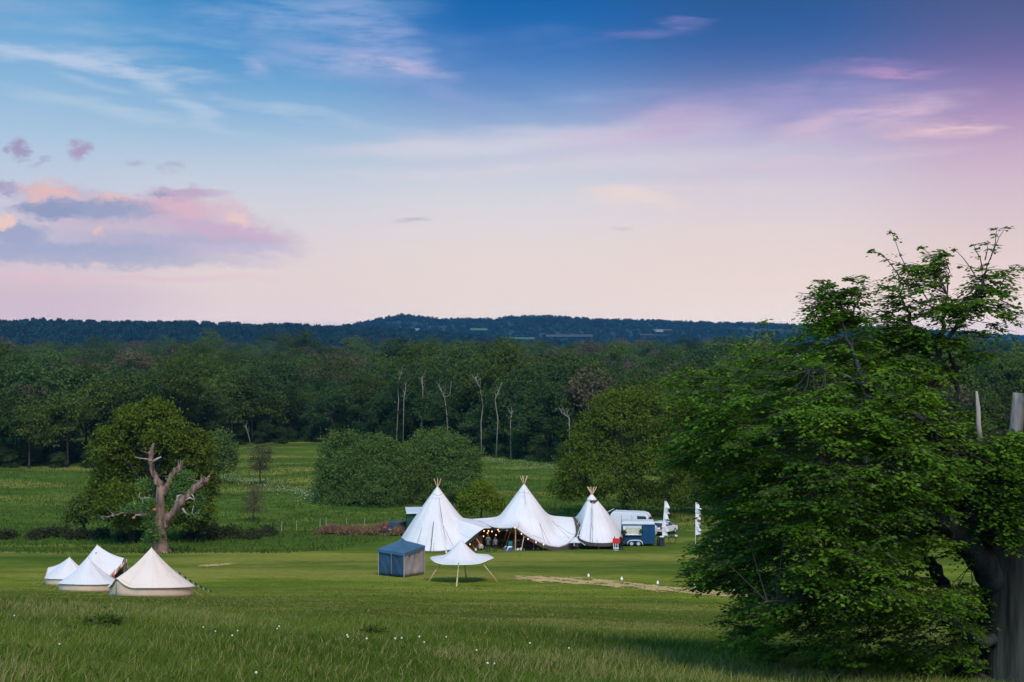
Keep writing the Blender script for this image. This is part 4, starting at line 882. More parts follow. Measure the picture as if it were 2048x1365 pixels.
# ------------------------------------------------------------------ grass
GR1 = leafmat('grass_blades', (.070, .125, .018), (.165, .245, .036), (.34, .30, .13), .3, 0)
def blades(name, n, y0, y1, hmin, hmax, w, mat, seed, clump=.3, lean=.35, brown=True, wide=.40, powr=1.0):
    r_ = np.random.default_rng(seed)
    y = y0 + (y1 - y0) * r_.random(n) ** powr; x = r_.uniform(-1, 1, n) * (wide * y + 2)
    cl = np.sin(x * .9 + 2.1 * np.sin(y * .5)) * np.sin(y * .8 + 1.3 * np.sin(x * .4)) + .5 * np.sin(x * 2.7 + y * 1.9)
    if name == 'wet_meadow_grass':
        kk = y + np.clip((-x - 10) * 1.5, 0, 42) + 8 * np.sin(x * .2) > 160; x, y, cl = x[kk], y[kk], cl[kk]; n = len(x)
    h = r_.uniform(hmin, hmax, n) * (1 + clump * cl)
    fade = np.clip((y1 - y) / ((y1 - y0) * .35), 0.25, 1); h *= fade
    z = G(x, y) - .02; a = r_.uniform(0, math.pi, n); sd = np.stack([np.cos(a), np.sin(a) * .4, 0 * a], 1) * (w * r_.uniform(.6, 1.3, n))[:, None]
    le = np.stack([r_.normal(size=n) * lean + .12, r_.normal(size=n) * lean, 0 * x], 1) * h[:, None]
    b0 = np.stack([x, y, z], 1); m = b0 + le * .35 + np.stack([0 * h, 0 * h, h * .62], 1); t = b0 + le + np.stack([0 * h, 0 * h, h], 1)
    V = np.stack([b0 - sd, b0 + sd, m + sd * .7, m - sd * .7, m - sd * .7, m + sd * .7, t + sd * .08, t - sd * .08], 1).reshape(-1, 3)
    patch = np.sin(x * .35 + 1.1 * np.sin(y * .21)) * np.sin(y * .27 + .9) ; tone = np.clip(.42 + .32 * patch + r_.normal(size=n) * .22, 0, .92)
    if brown: tone = np.where(r_.random(n) < .16 + .3 * (np.sin(x * .22 + 4) * np.sin(y * .33 + 2) > .45), .99, tone)
    return tag(quads(name, V, mat, None, rnd=np.repeat(tone, 2)), kind='stuff')
blades('long_grass', 300000, 17, 48, .07, .27, .010, GR1, 41)
GR2 = leafmat('short_grass', (.095, .130, .018), (.20, .23, .04), (.32, .29, .12), .3, 0)
blades('mown_grass', 120000, 40, 125, .03, .085, .030, GR2, 42, wide=.38, lean=.5)
GR3 = leafmat('lush_grass', (.050, .095, .016), (.105, .165, .030), (.16, .22, .06), .3, 0)
blades('wet_meadow_grass', 100000, 135, 330, .15, .42, .075, GR3, 43, wide=.40, lean=.4, brown=False)
# a nettle patch on the brow
r_ = np.random.default_rng(90)
for k, (px, py, w, h, lab) in enumerate([(205,1252,46,22,'dark green nettle clump on the brow of the rough grass below the bell tents'), (745,1272,34,12,'low dark weed clump on the grassy brow left of centre')]):
    p_ = gpx(px, py + 8, 18, 70); s_ = p_.y / F
    P2, cl, c, dd = crown_points([(0, 0, h * s_ * .5, w * s_, .5, h * s_ * .8)], 90, 16, r_, .08, .4, .8, .3); P2[:, 2] = np.maximum(P2[:, 2], .02)
    root = empty('nettle_clump', p_, 0, lab, 'weeds'); quads('foliage', leaf_quads(P2, .035, r_), LEAF_WOOD2, root, rnd=cl)
    m_ = MB()
    for _ in range(26): x_ = random.gauss(0, w * s_ * .5); m_.tube([(x_, 0, -.05), (x_ + random.gauss(0, .05), random.gauss(0, .2), h * s_ * random.uniform(.7, 1.3))], [.006, .003], 4)
    m_.build('stems', LEAF_WOOD2, root)
# dandelion clocks
CLK = pbr('dandelion_clock', (.62, .64, .58), .95, .1, 40); STM = pbr('dandelion_stem', (.12, .16, .04), .8)
dl = [(28,1232),(117,1292),(407,1255),(433,1263),(466,1278),(475,1263),(555,1257),(560,1259),(692,1276),(697,1277),(735,1287),(795,1285),(801,1281),(836,1281),(849,1289),(957,1305),(976,1337),(987,1330),(512,1363),(895,1275),(1060,1293),(1135,1301)]
pr = empty('dandelion_clock', (0, 0, 0), 0, 'white dandelion seed head on a thin stalk in the rough foreground grass', 'flower', 'dandelion clocks in the foreground grass')
m_ = MB(); m_.tube([(0, 0, -.03), (.01, 0, .2), (0, 0, .36)], [.004, .003, .003], 5); m_.build('stem', STM, pr)
m_ = MB(); m_.ball((0, 0, .385), .026, 10, 8); m_.build('seed_head', CLK, pr); index_children(pr)
for i, (a, b) in enumerate(dl):
    o = pr if i == 0 else copy_tree(pr); q = gpx(a, b + 22, 18, 60); o.location = q; k = random.uniform(.55, .8); o.scale = (k, k, k); o.rotation_euler = (random.uniform(-.15, .15), random.uniform(-.15, .15), 0)
# ------------------------------------------------------------------ tents
def resample(pts, n):
    P = np.array([tuple(p) for p in pts], float); P = np.vstack([P, P[:1]]); m = len(pts)
    seg = np.linalg.norm(np.diff(P, axis=0), axis=1); cum = np.concatenate([[0], np.cumsum(seg)]); t = np.linspace(0, cum[-1], n, endpoint=False)
    # catmull-rom in each span, flagged corners stay sharp enough
    out = []
    for tt in t:
        i = min(np.searchsorted(cum, tt, 'right') - 1, m - 1); u = (tt - cum[i]) / max(seg[i], 1e-9)
        p0, p1, p2, p3 = P[(i - 1) % m], P[i], P[(i + 1) % m], P[(i + 2) % m]
        lin_ = p1 + (p2 - p1) * u
        cr = .5 * ((2 * p1) + (-p0 + p2) * u + (2 * p0 - 5 * p1 + 4 * p2 - p3) * u ** 2 + (-p0 + 3 * p1 - 3 * p2 + p3) * u ** 3)
        out.append(lin_ * .55 + cr * .45)
    return np.array(out)
def hat(name, C, H, edge_pts, Rc, mat, parent, n=128, nt_=22, k=.35, seam=.03, nseam=14, cut=0.0, sag=.0, thick=.02, flapslope=.18):
    """C = ground centre (Vector); edge_pts = world points of the lower hem, any direction order around"""
    E = resample(edge_pts, n) - np.array(C); rE = np.hypot(E[:, 0], E[:, 1]); V = np.zeros((nt_, n, 3))
    for j in range(nt_):
        t = cut + (1 - cut) * j / (nt_ - 1); r = rE * t
        zc = H * (1 - r / Rc); zf = E[:, 2] + (rE - r) * flapslope
        z = k * np.logaddexp(zc / k, zf / k); z1 = k * np.logaddexp(H * (1 - rE / Rc) / k, E[:, 2] / k)
        z0 = k * np.logaddexp(H / k, (E[:, 2] + rE * flapslope) / k)
        z = z - (z1 - E[:, 2]) * t ** 3 - (z0 - H) * (1 - t)
        th = np.arange(n) / n * 2 * math.pi
        z = z + seam * np.cos(th * nseam) * math.sin(math.pi * min(t, 1)) - sag * math.sin(math.pi * t)
        V[j, :, 0] = E[:, 0] * t; V[j, :, 1] = E[:, 1] * t; V[j, :, 2] = z
    m_ = MB(); m_.v = [tuple(v) for v in V.reshape(-1, 3)]
    m_.f = [(j * n + i, (j + 1) * n + i, (j + 1) * n + (i + 1) % n, j * n + (i + 1) % n) for j in range(nt_ - 1) for i in range(n)]; m_.m = [0] * len(m_.f)
    o = m_.build(name, mat, parent, smooth=True)
    sd = o.modifiers.new('cloth thickness', 'SOLIDIFY'); sd.thickness = thick; sd.offset = -1
    return o, V + 0, E
def skirt(name, pts, drop, mat, parent, inset=.12, sub=8, ground=None, down=None):
    """cloth strip hanging below a hem; pts local; drop = metres or list; ground -> reaches the ground"""
    P = []
    for i in range(len(pts) - 1):
        for k in range(sub): P.append(Vector(pts[i]).lerp(Vector(pts[i + 1]), k / sub))
    P.append(Vector(pts[-1])); n = len(P); dr = np.interp(np.linspace(0, 1, n), np.linspace(0, 1, len(drop)), drop) if hasattr(drop, '__len__') else [drop] * n
    top = []; bot = []
    for i, p in enumerate(P):
        h = Vector((p.x, p.y, 0)); q = p - h.normalized() * inset if h.length > .01 else p.copy(); q.z += .03
        b = q.copy(); b.z = q.z - dr[i]
        w = .03 * math.sin(i * 1.9)
        if ground is not None: b.z = max(b.z, ground)
        b += h.normalized() * w; top.append(q); bot.append(b)
    m_ = MB(); m_.add(top + bot, [(i, i + 1, n + i + 1, n + i) for i in range(n - 1)]); o = m_.build(name, mat, parent); sd = o.modifiers.new('cloth thickness', 'SOLIDIFY'); sd.thickness = .015
    return o
def tipi_poles(parent, C, H, R_, n, out, rot=.3, mat=POLEW, r=.055, zfoot=0.0, name='pole', pmin=1.0):
    for k in range(n):
        a = rot + 2 * math.pi * k / n; foot = Vector((math.cos(a) * R_, math.sin(a) * R_, zfoot)); cross = Vector((-math.cos(a) * .06, -math.sin(a) * .06, H - .1)); d = (cross - foot).normalized()
        m_ = MB(); m_.tube([foot, foot.lerp(cross, .5), cross, cross + d * out], [r * 1.15, r, r * .9, r * .65], 7, rough=.08); m_.build(name, mat, parent, smooth=True)
TW = 145.5
GT = gz(at(1000, 1100, TW).x, TW)
def lp(C, px, py, d): return at(px, py, d)
# left tipi
C1 = gpd(875, 147.0); t1 = empty('tipi_tent', C1, 0, 'tall white tipi on the left, closed in front, right side lifted towards its neighbour', 'tent', 'joined giant tipis')
e1 = [(789,1096,147),(800,1100,144.5),(820,1101.5,143),(850,1102.5,142.2),(880,1102.5,142.1),(905,1099.5,142.4),(918,1094,142.7),(932,1085,142.9),(950,1070,143),(967,1057.5,143.1),(975,1056.8,143.8),(983,1056.5,145),(975,1050,147),(960,1043.5,149),(946,1038.5,151),(934,1052,152),(915,1080,152.2),(890,1090,152.3),(850,1090,152),(815,1089,150.3),(795,1092,148.5)]
E1 = [at(*p) for p in e1]
H1 = (at(875, 972, 147) - C1).z
hat('canopy', C1, H1, E1, 4.75, CANVAS, t1)
skirt('storm_skirt', [p - C1 for p in E1[:6]], [.12, .3, .38, .4, .42, .5], BROWNC, t1, .04, ground=-.9)
skirt('storm_skirt', [p - C1 for p in E1[14:] + E1[:1]], .5, BROWNC, t1, .1)
skirt('side_lining', [p - C1 for p in E1[6:10]], [.35, .5, .62, .35], TEALC, t1, .3)
tipi_poles(t1, C1, H1, 2.7, 3, .95, .55)
def seamline(parent, mat, pts, r=.018, name='seam'):
    m_ = MB(); m_.tube(pts, r, 4); m_.build(name, mat, parent)
def L1(px, py, d, C=C1): return at(px, py, d) - C
seamline(t1, ROPE, [L1(866, 987, 145.9), L1(875, 992.5, 145.7), L1(888, 986.5, 145.9)], .022)
# corner and guy ropes
def rope(parent, a, b, r=.02, name='guy_rope', mat=ROPE, n=6, sagz=.05):
    m_ = MB(); m_.tube([a.lerp(b, t) - Vector((0, 0, sagz * math.sin(math.pi * t))) for t in np.linspace(0, 1, n)], r, 5); m_.build(name, mat, parent)
for (a, b, c), (d_, e_, f_) in [((867,1044,143.9),(860,1116,141.0)), ((868,1086,142.0),(867,1106,141.9)), ((844,1055,143.8),(829,1102,142.1)), ((881,1020,144.6),(893,1090,142)), ((887,1052,143.9),(907,1094,142)), ((878,995,145.5),(886,1050,143.7))]:
    rope(t1, L1(a, b, c), L1(d_, e_, f_), .016 if a != 867 else .035)
# middle tipi
C2 = gpd(1048, 148.0); t2 = empty('tipi_tent', C2, 0, 'middle white tipi with open front and fairy lights, tallest point of the camp', 'tent', 'joined giant tipis')
e2 = [(944,1038.3,150.2),(955,1042,149),(968,1047.5,147.4),(984,1054,145.4),(1000,1056.8,144.1),(1016,1056.6,143.2),(1031,1055.2,142.9),(1045,1066,142.7),(1062,1077,142.5),(1080,1086,142.5),(1100,1092.5,142.8),(1118,1094.8,143.5),(1134,1089,144.3),(1146,1079,145.2),(1152,1066,146.2),(1150.5,1050,147.6),(1145,1034.8,149.6),(1128,1042,152),(1100,1062,153.2),(1060,1072,153.8),(1015,1066,153.4),(975,1046,152.2)]
E2 = [at(*p) for p in e2]; H2 = (at(1048, 967, 148) - C2).z
hat('canopy', C2, H2, E2, 4.9, CANVAS, t2, flapslope=.10)
def L2(px, py, d): return at(px, py, d) - C2
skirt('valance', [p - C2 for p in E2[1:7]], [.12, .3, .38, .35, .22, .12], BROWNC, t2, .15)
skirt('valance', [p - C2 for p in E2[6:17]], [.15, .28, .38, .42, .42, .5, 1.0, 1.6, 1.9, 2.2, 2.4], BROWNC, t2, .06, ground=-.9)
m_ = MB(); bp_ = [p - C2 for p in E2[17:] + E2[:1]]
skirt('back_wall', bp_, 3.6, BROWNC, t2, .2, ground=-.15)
tipi_poles(t2, C2, H2, 2.7, 5, .95, .1, r=.05)
m_ = MB(); m_.tube([L2(1030.5, 1101.5, 142.9), L2(1031, 1078, 142.85), L2(1031, 1055, 142.8)], [.065, .06, .05], 7); m_.build('corner_pole', POLEW, t2)
m_ = MB(); m_.tube([L2(1043, 1099, 141.9), L2(1048, 1073, 142.4)], .05, 7); m_.build('corner_pole', PALEBARK, t2)
for a, b in [((1038,1044,143.4),(1037,1056,142.8)), ((1079,1045,143.7),(1089,1083,142.3)), ((1080,1048,143.7),(1099,1087,142.2)), ((1105,1043,145),(1140,1078,144.5)), ((1114,1050,144.8),(1146,1070,145.2)), ((1066,1071,142.6),(1086,1078,142.3)), ((1048,978,147.3),(1052,1010,145.9))]:
    rope(t2, L2(*a), L2(*b), .014)
seamline(t2, ROPE, [L2(1037, 986, 147), L2(1046, 984.5, 146.6), L2(1060, 988.5, 147)], .016)
# right tipi
C3 = gpd(1184, 148.5); t3 = empty('tipi_tent', C3, 0, 'smaller right hand tipi with open smoke hole, little cap and fanned poles, standing apart', 'tent', 'joined giant tipis')
e3 = [(1146.5,1035.5,151),(1153,1043,149.5),(1160,1052,147.6),(1160,1064,146.4),(1158,1076,145.3),(1166,1081,144.8),(1178,1085,144.5),(1200,1086.5,144.3),(1222,1086,144.7),(1238,1082,146.5),(1247,1076,149),(1240,1072,152),(1215,1070,153.6),(1185,1068,154),(1160,1052,153)]
E3 = [at(*p) for p in e3]; H3 = (at(1183, 989, 148.5) - C3).z
hat('canopy', C3, H3, E3, 5.0, CANVAS, t3, cut=.19, k=.25)
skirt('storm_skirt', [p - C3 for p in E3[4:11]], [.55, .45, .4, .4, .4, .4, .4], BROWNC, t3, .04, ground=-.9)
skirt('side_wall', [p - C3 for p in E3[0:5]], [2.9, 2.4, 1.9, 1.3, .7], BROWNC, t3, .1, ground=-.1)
def L3(px, py, d): return at(px, py, d) - C3
m_ = MB(); cz = L3(1183.5, 999, 148.5); m_.lathe([(.56, -.06), (.46, .08), (.30, .28), (.12, .50), (.04, .58)], cz, 20); m_.build('smoke_cap', CANVAS, t3, smooth=True)
tipi_poles(t3, C3, H3 + .05, 2.9, 8, .95, .2, PINE, .05)
rope(t3, L3(1184, 1006, 147), L3(1180, 1094, 143.8), .02); rope(t3, L3(1186, 1010, 146.6), L3(1185, 1086, 144.2), .014)
rope(t3, L3(1194, 1080, 144.6), L3(1194.5, 1091, 144.1), .02)
seamline(t3, CANVAS, [L3(1184, 1012, 147.4), L3(1186, 1030, 146.7), L3(1183, 1046, 146), L3(1187, 1062, 145.4)], .05, 'door_flap')
# passage between middle and right tipi, with a groundsheet edge and a folded white awning
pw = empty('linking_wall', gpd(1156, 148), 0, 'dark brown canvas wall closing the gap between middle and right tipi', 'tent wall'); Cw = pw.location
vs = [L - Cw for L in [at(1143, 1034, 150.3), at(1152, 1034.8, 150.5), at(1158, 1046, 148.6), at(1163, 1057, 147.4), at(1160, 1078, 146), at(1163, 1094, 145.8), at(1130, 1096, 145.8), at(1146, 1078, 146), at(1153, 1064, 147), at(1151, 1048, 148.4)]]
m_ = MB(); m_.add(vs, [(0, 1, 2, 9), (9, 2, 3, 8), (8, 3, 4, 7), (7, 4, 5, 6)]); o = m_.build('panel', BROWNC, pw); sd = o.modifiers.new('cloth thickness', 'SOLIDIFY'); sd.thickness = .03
aw = empty('small_awning', gpd(1155, 144.6), 0, 'little grey white awning pegged out at the entrance between middle and right tipi', 'awning'); Ca = aw.location
q = lambda px, py, d: at(px, py, d) - Ca
m_ = MB(); m_.add([q(1150, 1074.5, 145.2), q(1139, 1086.5, 144.2), q(1149, 1085.5, 143.9), q(1160, 1086.5, 144.2), q(1154, 1075.5, 145.2)], [(0, 1, 2), (0, 2, 4), (4, 2, 3)]); o = m_.build('cloth', CANVAS, aw); sd = o.modifiers.new('t', 'SOLIDIFY'); sd.thickness = .02
for a, b in [((1151,1076,145),(1164,1066,145)), ((1152,1078,144.8),(1171,1091.5,143.6)), ((1148,1085,144),(1148,1092.5,143.9)), ((1153,1077,145),(1161,1053,145.6))]:
    m_ = MB(); m_.tube([q(*a), q(*b)], .03, 5); m_.build('pole', WHITEP, aw)
# festoon lights
fe = empty('festoon_lights', gpd(1000, 143.5), 0, 'string of warm glowing bulbs looped under the open edge of the middle tipi', 'fairy lights'); Cf = fe.location
bl = [(940,1089,144),(967,1073,145),(968,1062.5,143.4),(977,1062.5,143.6),(984,1063.5,143.8),(975,1066.5,144.8),(992,1070.5,145.6),(996,1060,144.4),(998,1063,144.9),(1000.5,1059.5,144.4),(1014,1060,143.6),(1030,1056,142.6),(1043,1068,142.6),(1056,1078.5,142.3),(1072,1085,142.2),(1087,1089.5,142.2)]
for a, b, c in bl:
    m_ = MB(); m_.ball(at(a, b, c) - Cf, .060, 8, 6, sc=(1, 1, 1.35)); m_.build('bulb', BULB, fe)
m_ = MB(); m_.tube([at(a, b - 2.0, c) - Cf for a, b, c in [bl[0]] + bl[2:5] + bl[7:8] + bl[10:]], .012, 4); m_.build('cord', ROPE, fe)
# lamps give a little warm light under the canopy
for (px, py, d, e) in [(950, 1078, 146.5, 30), (1030, 1072, 147.5, 22)]:
    l = bpy.data.lights.new('tent_lamp', 'POINT'); l.energy = e; l.color = (1, .5, .2); l.shadow_soft_size = .1; o = bpy.data.objects.new('tent_lamp', l); COL.objects.link(o); o.location = at(px, py, d)

# white open-sided canopy on wooden legs
Cc = gpd(922, 102.5); cn = empty('pole_canopy', Cc, 0, 'small white hat shaped canopy on splayed wooden legs in front of the left tipi', 'canopy')
ec = [(860,1115.5,103),(864,1121,101.6),(871,1125.5,100.9),(884,1129,100.4),(905,1129.8,100.2),(930,1129.8,100.2),(948,1129,100.4),(962,1127,100.8),(975,1121.5,101.5),(988,1116,102.6),(982,1112,103.6),(975,1109,104.4),(960,1108.5,104.9),(935,1107.5,105.2),(905,1108.5,105.2),(880,1111,104.8),(866,1113,104)]
EC = [at(*p) for p in ec]; HC = (at(923, 1079, 102.5) - Cc).z
# open shape: cone over a flat brim
hat('canopy', Cc, HC, EC, 1.95 * HC / (HC - 1.0), CANVAS, cn, k=.16, seam=.02, nseam=8, flapslope=.14)
for (a, b, c), (d_, e_, f_) in [((882,1127,101.3),(855,1165.5,101.2)), ((917.5,1127,100.5),(913,1173.5,98.9)), ((928.5,1126,104.3),(933,1157.5,105.3)), ((962,1124,101.3),(997,1165.5,101.2)), ]:
    g = gpx(d_, e_) - Cc; m_ = MB(); a0 = at(a, b, c) - Cc; m_.tube([g - Vector((0, 0, .1)), g.lerp(a0, .5), a0], [.055, .05, .045], 8); m_.build('leg', PINE, cn, smooth=True)
m_ = MB(); m_.tube([Vector((0, 0, HC * .55)), Vector((0, 0, HC - .05))], .04, 7); m_.build('ridge_pole', PINE, cn)

# navy party tent
gA, gB, gC_ = gpx(757, 1151), gpx(808, 1155.5), gpx(849, 1149); gD = gA + gC_ - gB
zb = max(g.z for g in (gA, gB, gC_, gD)); Cg = (gA + gC_) / 2; Cg.z = gB.z
gz_t = empty('party_tent', Cg, 0, 'navy blue four sided party tent with one taupe side, left of the pole canopy', 'tent')
cor = [g - Cg for g in (gA, gB, gC_, gD)]; eh = 1.82
for g in cor: 
    m_ = MB(); m_.tube([g, Vector((g.x, g.y, eh))], .035, 6); m_.build('leg', TANC, gz_t)
def wall_panel(nm, a, b, mat, h0, h1, folds=7, sub=28, rip=.07):
    a = Vector(a); b = Vector(b); n_ = (b - a).cross(Vector((0, 0, 1))).normalized(); vs = []
    for j in range(9):
        for i in range(sub + 1):
            t = i / sub; p_ = a.lerp(b, t); z0 = p_.z + h0; z = z0 + (h1 - z0) * j / 8; w = math.sin(math.pi * t)
            off = rip * (math.sin(t * folds * 3 + j * .9) + .6 * math.sin(t * 17 - j * .6)) * w
            vs.append(Vector((p_.x, p_.y, z)) - n_ * (.03 + off * .6 + .05 * w))
    m_ = MB(); m_.add(vs, [(j * (sub + 1) + i, j * (sub + 1) + i + 1, (j + 1) * (sub + 1) + i + 1, (j + 1) * (sub + 1) + i) for j in range(8) for i in range(sub)])
    o = m_.build(nm, mat, gz_t, smooth=True); sd = o.modifiers.new('t', 'SOLIDIFY'); sd.thickness = .01; return o
wall_panel('side_panel', cor[0], cor[1], NAVYC, .04, eh); wall_panel('side_panel', cor[1], cor[2], TANC, .04, eh, 9, rip=.10); wall_panel('side_panel', cor[2], cor[3], NAVYC, .04, eh); wall_panel('side_panel', cor[3], cor[0], NAVYC, .04, eh)
top = (at(801, 1095, 106.5) - Cg); top.x = (cor[0].x + cor[2].x) / 2; top.z = eh + .78; top.y = (cor[0].y + cor[2].y) / 2
m_ = MB(); rim = []; n = 12
for k in range(4):
    for i in range(n):
        t = i / n; p_ = cor[k].lerp(cor[(k + 1) % 4], t); q_ = p_ + (p_ - Vector((top.x, top.y, p_.z))).normalized() * .05; rim.append(Vector((q_.x, q_.y, eh + .02)))
N4 = 4 * n; vs = []
vs += [Vector((p_.x, p_.y, eh - .2)) for p_ in rim] + rim
for f_, u in ((.3, .42), (.6, .74), (.85, .95)):
    for i, p_ in enumerate(rim): 
        k = abs((i % n) / n - .5) * 2; zz = eh + (top.z - eh) * (f_ * .75 + .05 * k * k)
        vs.append(Vector((p_.x + (top.x - p_.x) * f_, p_.y + (top.y - p_.y) * f_, zz)))
vs.append(top); fs = [(r_i * N4 + i, r_i * N4 + (i + 1) % N4, (r_i + 1) * N4 + (i + 1) % N4, (r_i + 1) * N4 + i) for r_i in range(4) for i in range(N4)] + [(4 * N4 + i, 4 * N4 + (i + 1) % N4, 5 * N4) for i in range(N4)]
m_.add(vs, fs); o = m_.build('roof', NAVYTOP, gz_t); sd = o.modifiers.new('t', 'SOLIDIFY'); sd.thickness = .01
m_ = MB(); a_ = cor[0].lerp(cor[1], .5); m_.box(a_ + Vector((.02, -.12, eh / 2 + .1)), (.03, .02, eh - .25), math.atan2((cor[1] - cor[0]).y, (cor[1] - cor[0]).x)); m_.build('zip', TANC, gz_t)

# bell tents
def bell(C, R_, H, wh, th_door, zA, label, mat=CREAM, open_=False, w_door=.42, rz=0, sq=1.0):
    root = empty('bell_tent', C, 0, label, 'tent', 'bell tents'); pts = []; n = 96; GR = lambda th: (gz(C.x + R_ * math.cos(th), C.y + R_ * math.sin(th)) - C.z) * .9
    def edge_(th):
        d = (th - th_door + math.pi) % (2 * math.pi) - math.pi; k = max(0, 1 - abs(d) / w_door)
        return R_ * (1.06 + .07 * k), wh + (zA - wh) * k + GR(th), k
    E = []; 
    for i in range(n):
        th = 2 * math.pi * i / n + .0; r, z, k = edge_(th); E.append((r, z, k, th))
    nt_ = 20; V = []
    for j in range(nt_):
        t = j / (nt_ - 1)
        for r, z, k, th in E:
            zz = H + (wh + GR(th) - H) * t - .30 * R_ / 2.5 * math.sin(math.pi * min(1, t)) * (1 - .35 * t) * .8
            zk = H + (z - H) * t - .12 * math.sin(math.pi * t)
            s_ = k ** .8; zz = zz * (1 - s_) + zk * s_ if k > 0 else zz
            zz += .022 * math.cos(th * 10) * math.sin(math.pi * t)
            V.append((r * t * math.cos(th), r * t * math.sin(th), zz))
    m_ = MB(); m_.add(V, [(j * n + i, (j + 1) * n + i, (j + 1) * n + (i + 1) % n, j * n + (i + 1) % n) for j in range(nt_ - 1) for i in range(n)])
    o = m_.build('roof', mat, root, smooth=True); sd = o.modifiers.new('t', 'SOLIDIFY'); sd.thickness = .012; sd.offset = -1
    # wall
    V = []; keep = []
    for i in range(n):
        r, z, k, th = E[i]; 
        gr_ = gz(C.x + R_ * math.cos(th), C.y + R_ * math.sin(th)) - C.z
        for f_ in (0, .33, .66, 1): V.append((R_ * (1.0 + .08 * k) * math.cos(th) * (1 + .006 * math.sin(th * 37 + f_ * 3)), R_ * (1.0 + .08 * k) * math.sin(th), gr_ - .02 + (z - gr_ + .04) * f_))
    m_ = MB(); fs = []
    for i in range(n):
        a = i * 4; b = ((i + 1) % n) * 4
        if open_ and E[i][2] > .35 and E[(i + 1) % n][2] > .35: continue
        fs += [(a + k, b + k, b + k + 1, a + k + 1) for k in range(3)]
    m_.add(V, fs); o = m_.build('wall', WALLC, root, smooth=True); sd = o.modifiers.new('t', 'SOLIDIFY'); sd.thickness = .012
    for kk in range(10):
        a = 2 * math.pi * kk / 10 + .25; p0 = Vector((R_ * 1.05 * math.cos(a), R_ * 1.05 * math.sin(a), wh + GR(a) + .02)); gx, gy = R_ * 1.5 * math.cos(a), R_ * 1.5 * math.sin(a); p1 = Vector((gx, gy, gz(C.x + gx, C.y + gy) - C.z + .03))
        m_ = MB(); m_.tube([p0, p1], .006, 4); m_.tube([p1 - Vector((0, 0, .1)), p1 + Vector((0, 0, .06))], .012, 4); m_.build('guy_rope', POLEW, root)
    # centre pole, door pole, zip seam, vents, hem rope, ropes
    m_ = MB(); m_.tube([(0, 0, 0), (0, 0, H + .04)], .03, 7); m_.build('centre_pole', PINE, root)
    rr = R_ * 1.13; dx, dy = math.cos(th_door), math.sin(th_door); m_ = MB(); m_.tube([(rr * dx, rr * dy, -.1), (rr * dx, rr * dy, zA)], .018, 6); m_.build('door_pole' if open_ else 'door_zip', PINE if open_ else ROPE, root)
    for s_ in (-1, 1):
        a = th_door + s_ * 1.1 if open_ else -math.pi / 2 + s_ * .5; r = .42
        m_ = MB(); m_.box((r * math.cos(a), r * math.sin(a), H - .52), (.10, .10, .05)); m_.build('vent', ROPE, root)
    return root
Cb1 = gpd(303, 83.0)
s1 = Cb1.y / F
H = (at(303, 1095.5, Cb1.y) - Cb1).z
bell(Cb1, 2.40, H, .58, R(238), 1.20, 'nearest cream bell tent with closed triangular doorway, in front of the dead tree')
Cb2 = gpx(178, 1184); Cb2 = gpd(178, Cb2.y + 1.7); bell(Cb2, 58 * Cb2.y / F, (at(180, 1117, Cb2.y) - Cb2).z, .50, R(100), 1.2, 'white bell tent in the middle, overlapping the nearest cream one', CANVAS)
Cb3 = gpx(141, 1172); Cb3 = gpd(139, Cb3.y + 1.7); bell(Cb3, 46 * Cb3.y / F, (at(140, 1114.5, Cb3.y) - Cb3).z, .48, R(160), 1.2, 'leftmost and farthest left bell tent, half hidden behind the white one', CANVAS)
Cb4 = gpd(194, Cb3.y + 1.2); Cb4 = gpx(194, 1168) ; H4 = (at(193, 1090, Cb4.y) - Cb4).z
b4 = bell(Cb4, 1.98, H4, .5, R(-18), H4 - .85, 'rear bell tent with open doorway trimmed with coloured tassels', CANVAS, True, w_door=.62)
# coloured tassels round the open door
tas = empty('tassel_garland', Cb4, 0, 'garland of red, green, white and orange tassels round the open bell tent doorway', 'garland')
cols = [pbr('tassel_red', (.5, .03, .03)), pbr('tassel_green', (.02, .35, .25)), pbr('tassel_pink', (.65, .35, .35)), pbr('tassel_white', (.7, .7, .75)), pbr('tassel_orange', (.7, .25, .06))]
zA4 = H4 - .85; R4 = 1.98 * 1.18; pk = Vector((R4 * math.cos(R(-18)), R4 * math.sin(R(-18)), zA4))
ends = [Vector((2.1 * math.cos(R(-18) + s_ * .6), 2.1 * math.sin(R(-18) + s_ * .6), .75)) for s_ in (-1, 1)]
k = 0
for e in ends:
    for t in np.linspace(.03, .95, 13):
        p_ = pk.lerp(e, t) + Vector((.08, -.06, 0)); m_ = MB(); m_.tube([p_, p_ - Vector((0, 0, .10)), p_ - Vector((0, 0, .26))], [.02, .055, .045], 6); m_.build('tassel', cols[k % 5], tas); k += 1
m_ = MB(); m_.tube([ends[0] + Vector((.08, -.06, 0)), pk + Vector((.08, -.06, 0)), ends[1] + Vector((.08, -.06, 0))], .012, 4); m_.build('cord', ROPE, tas)
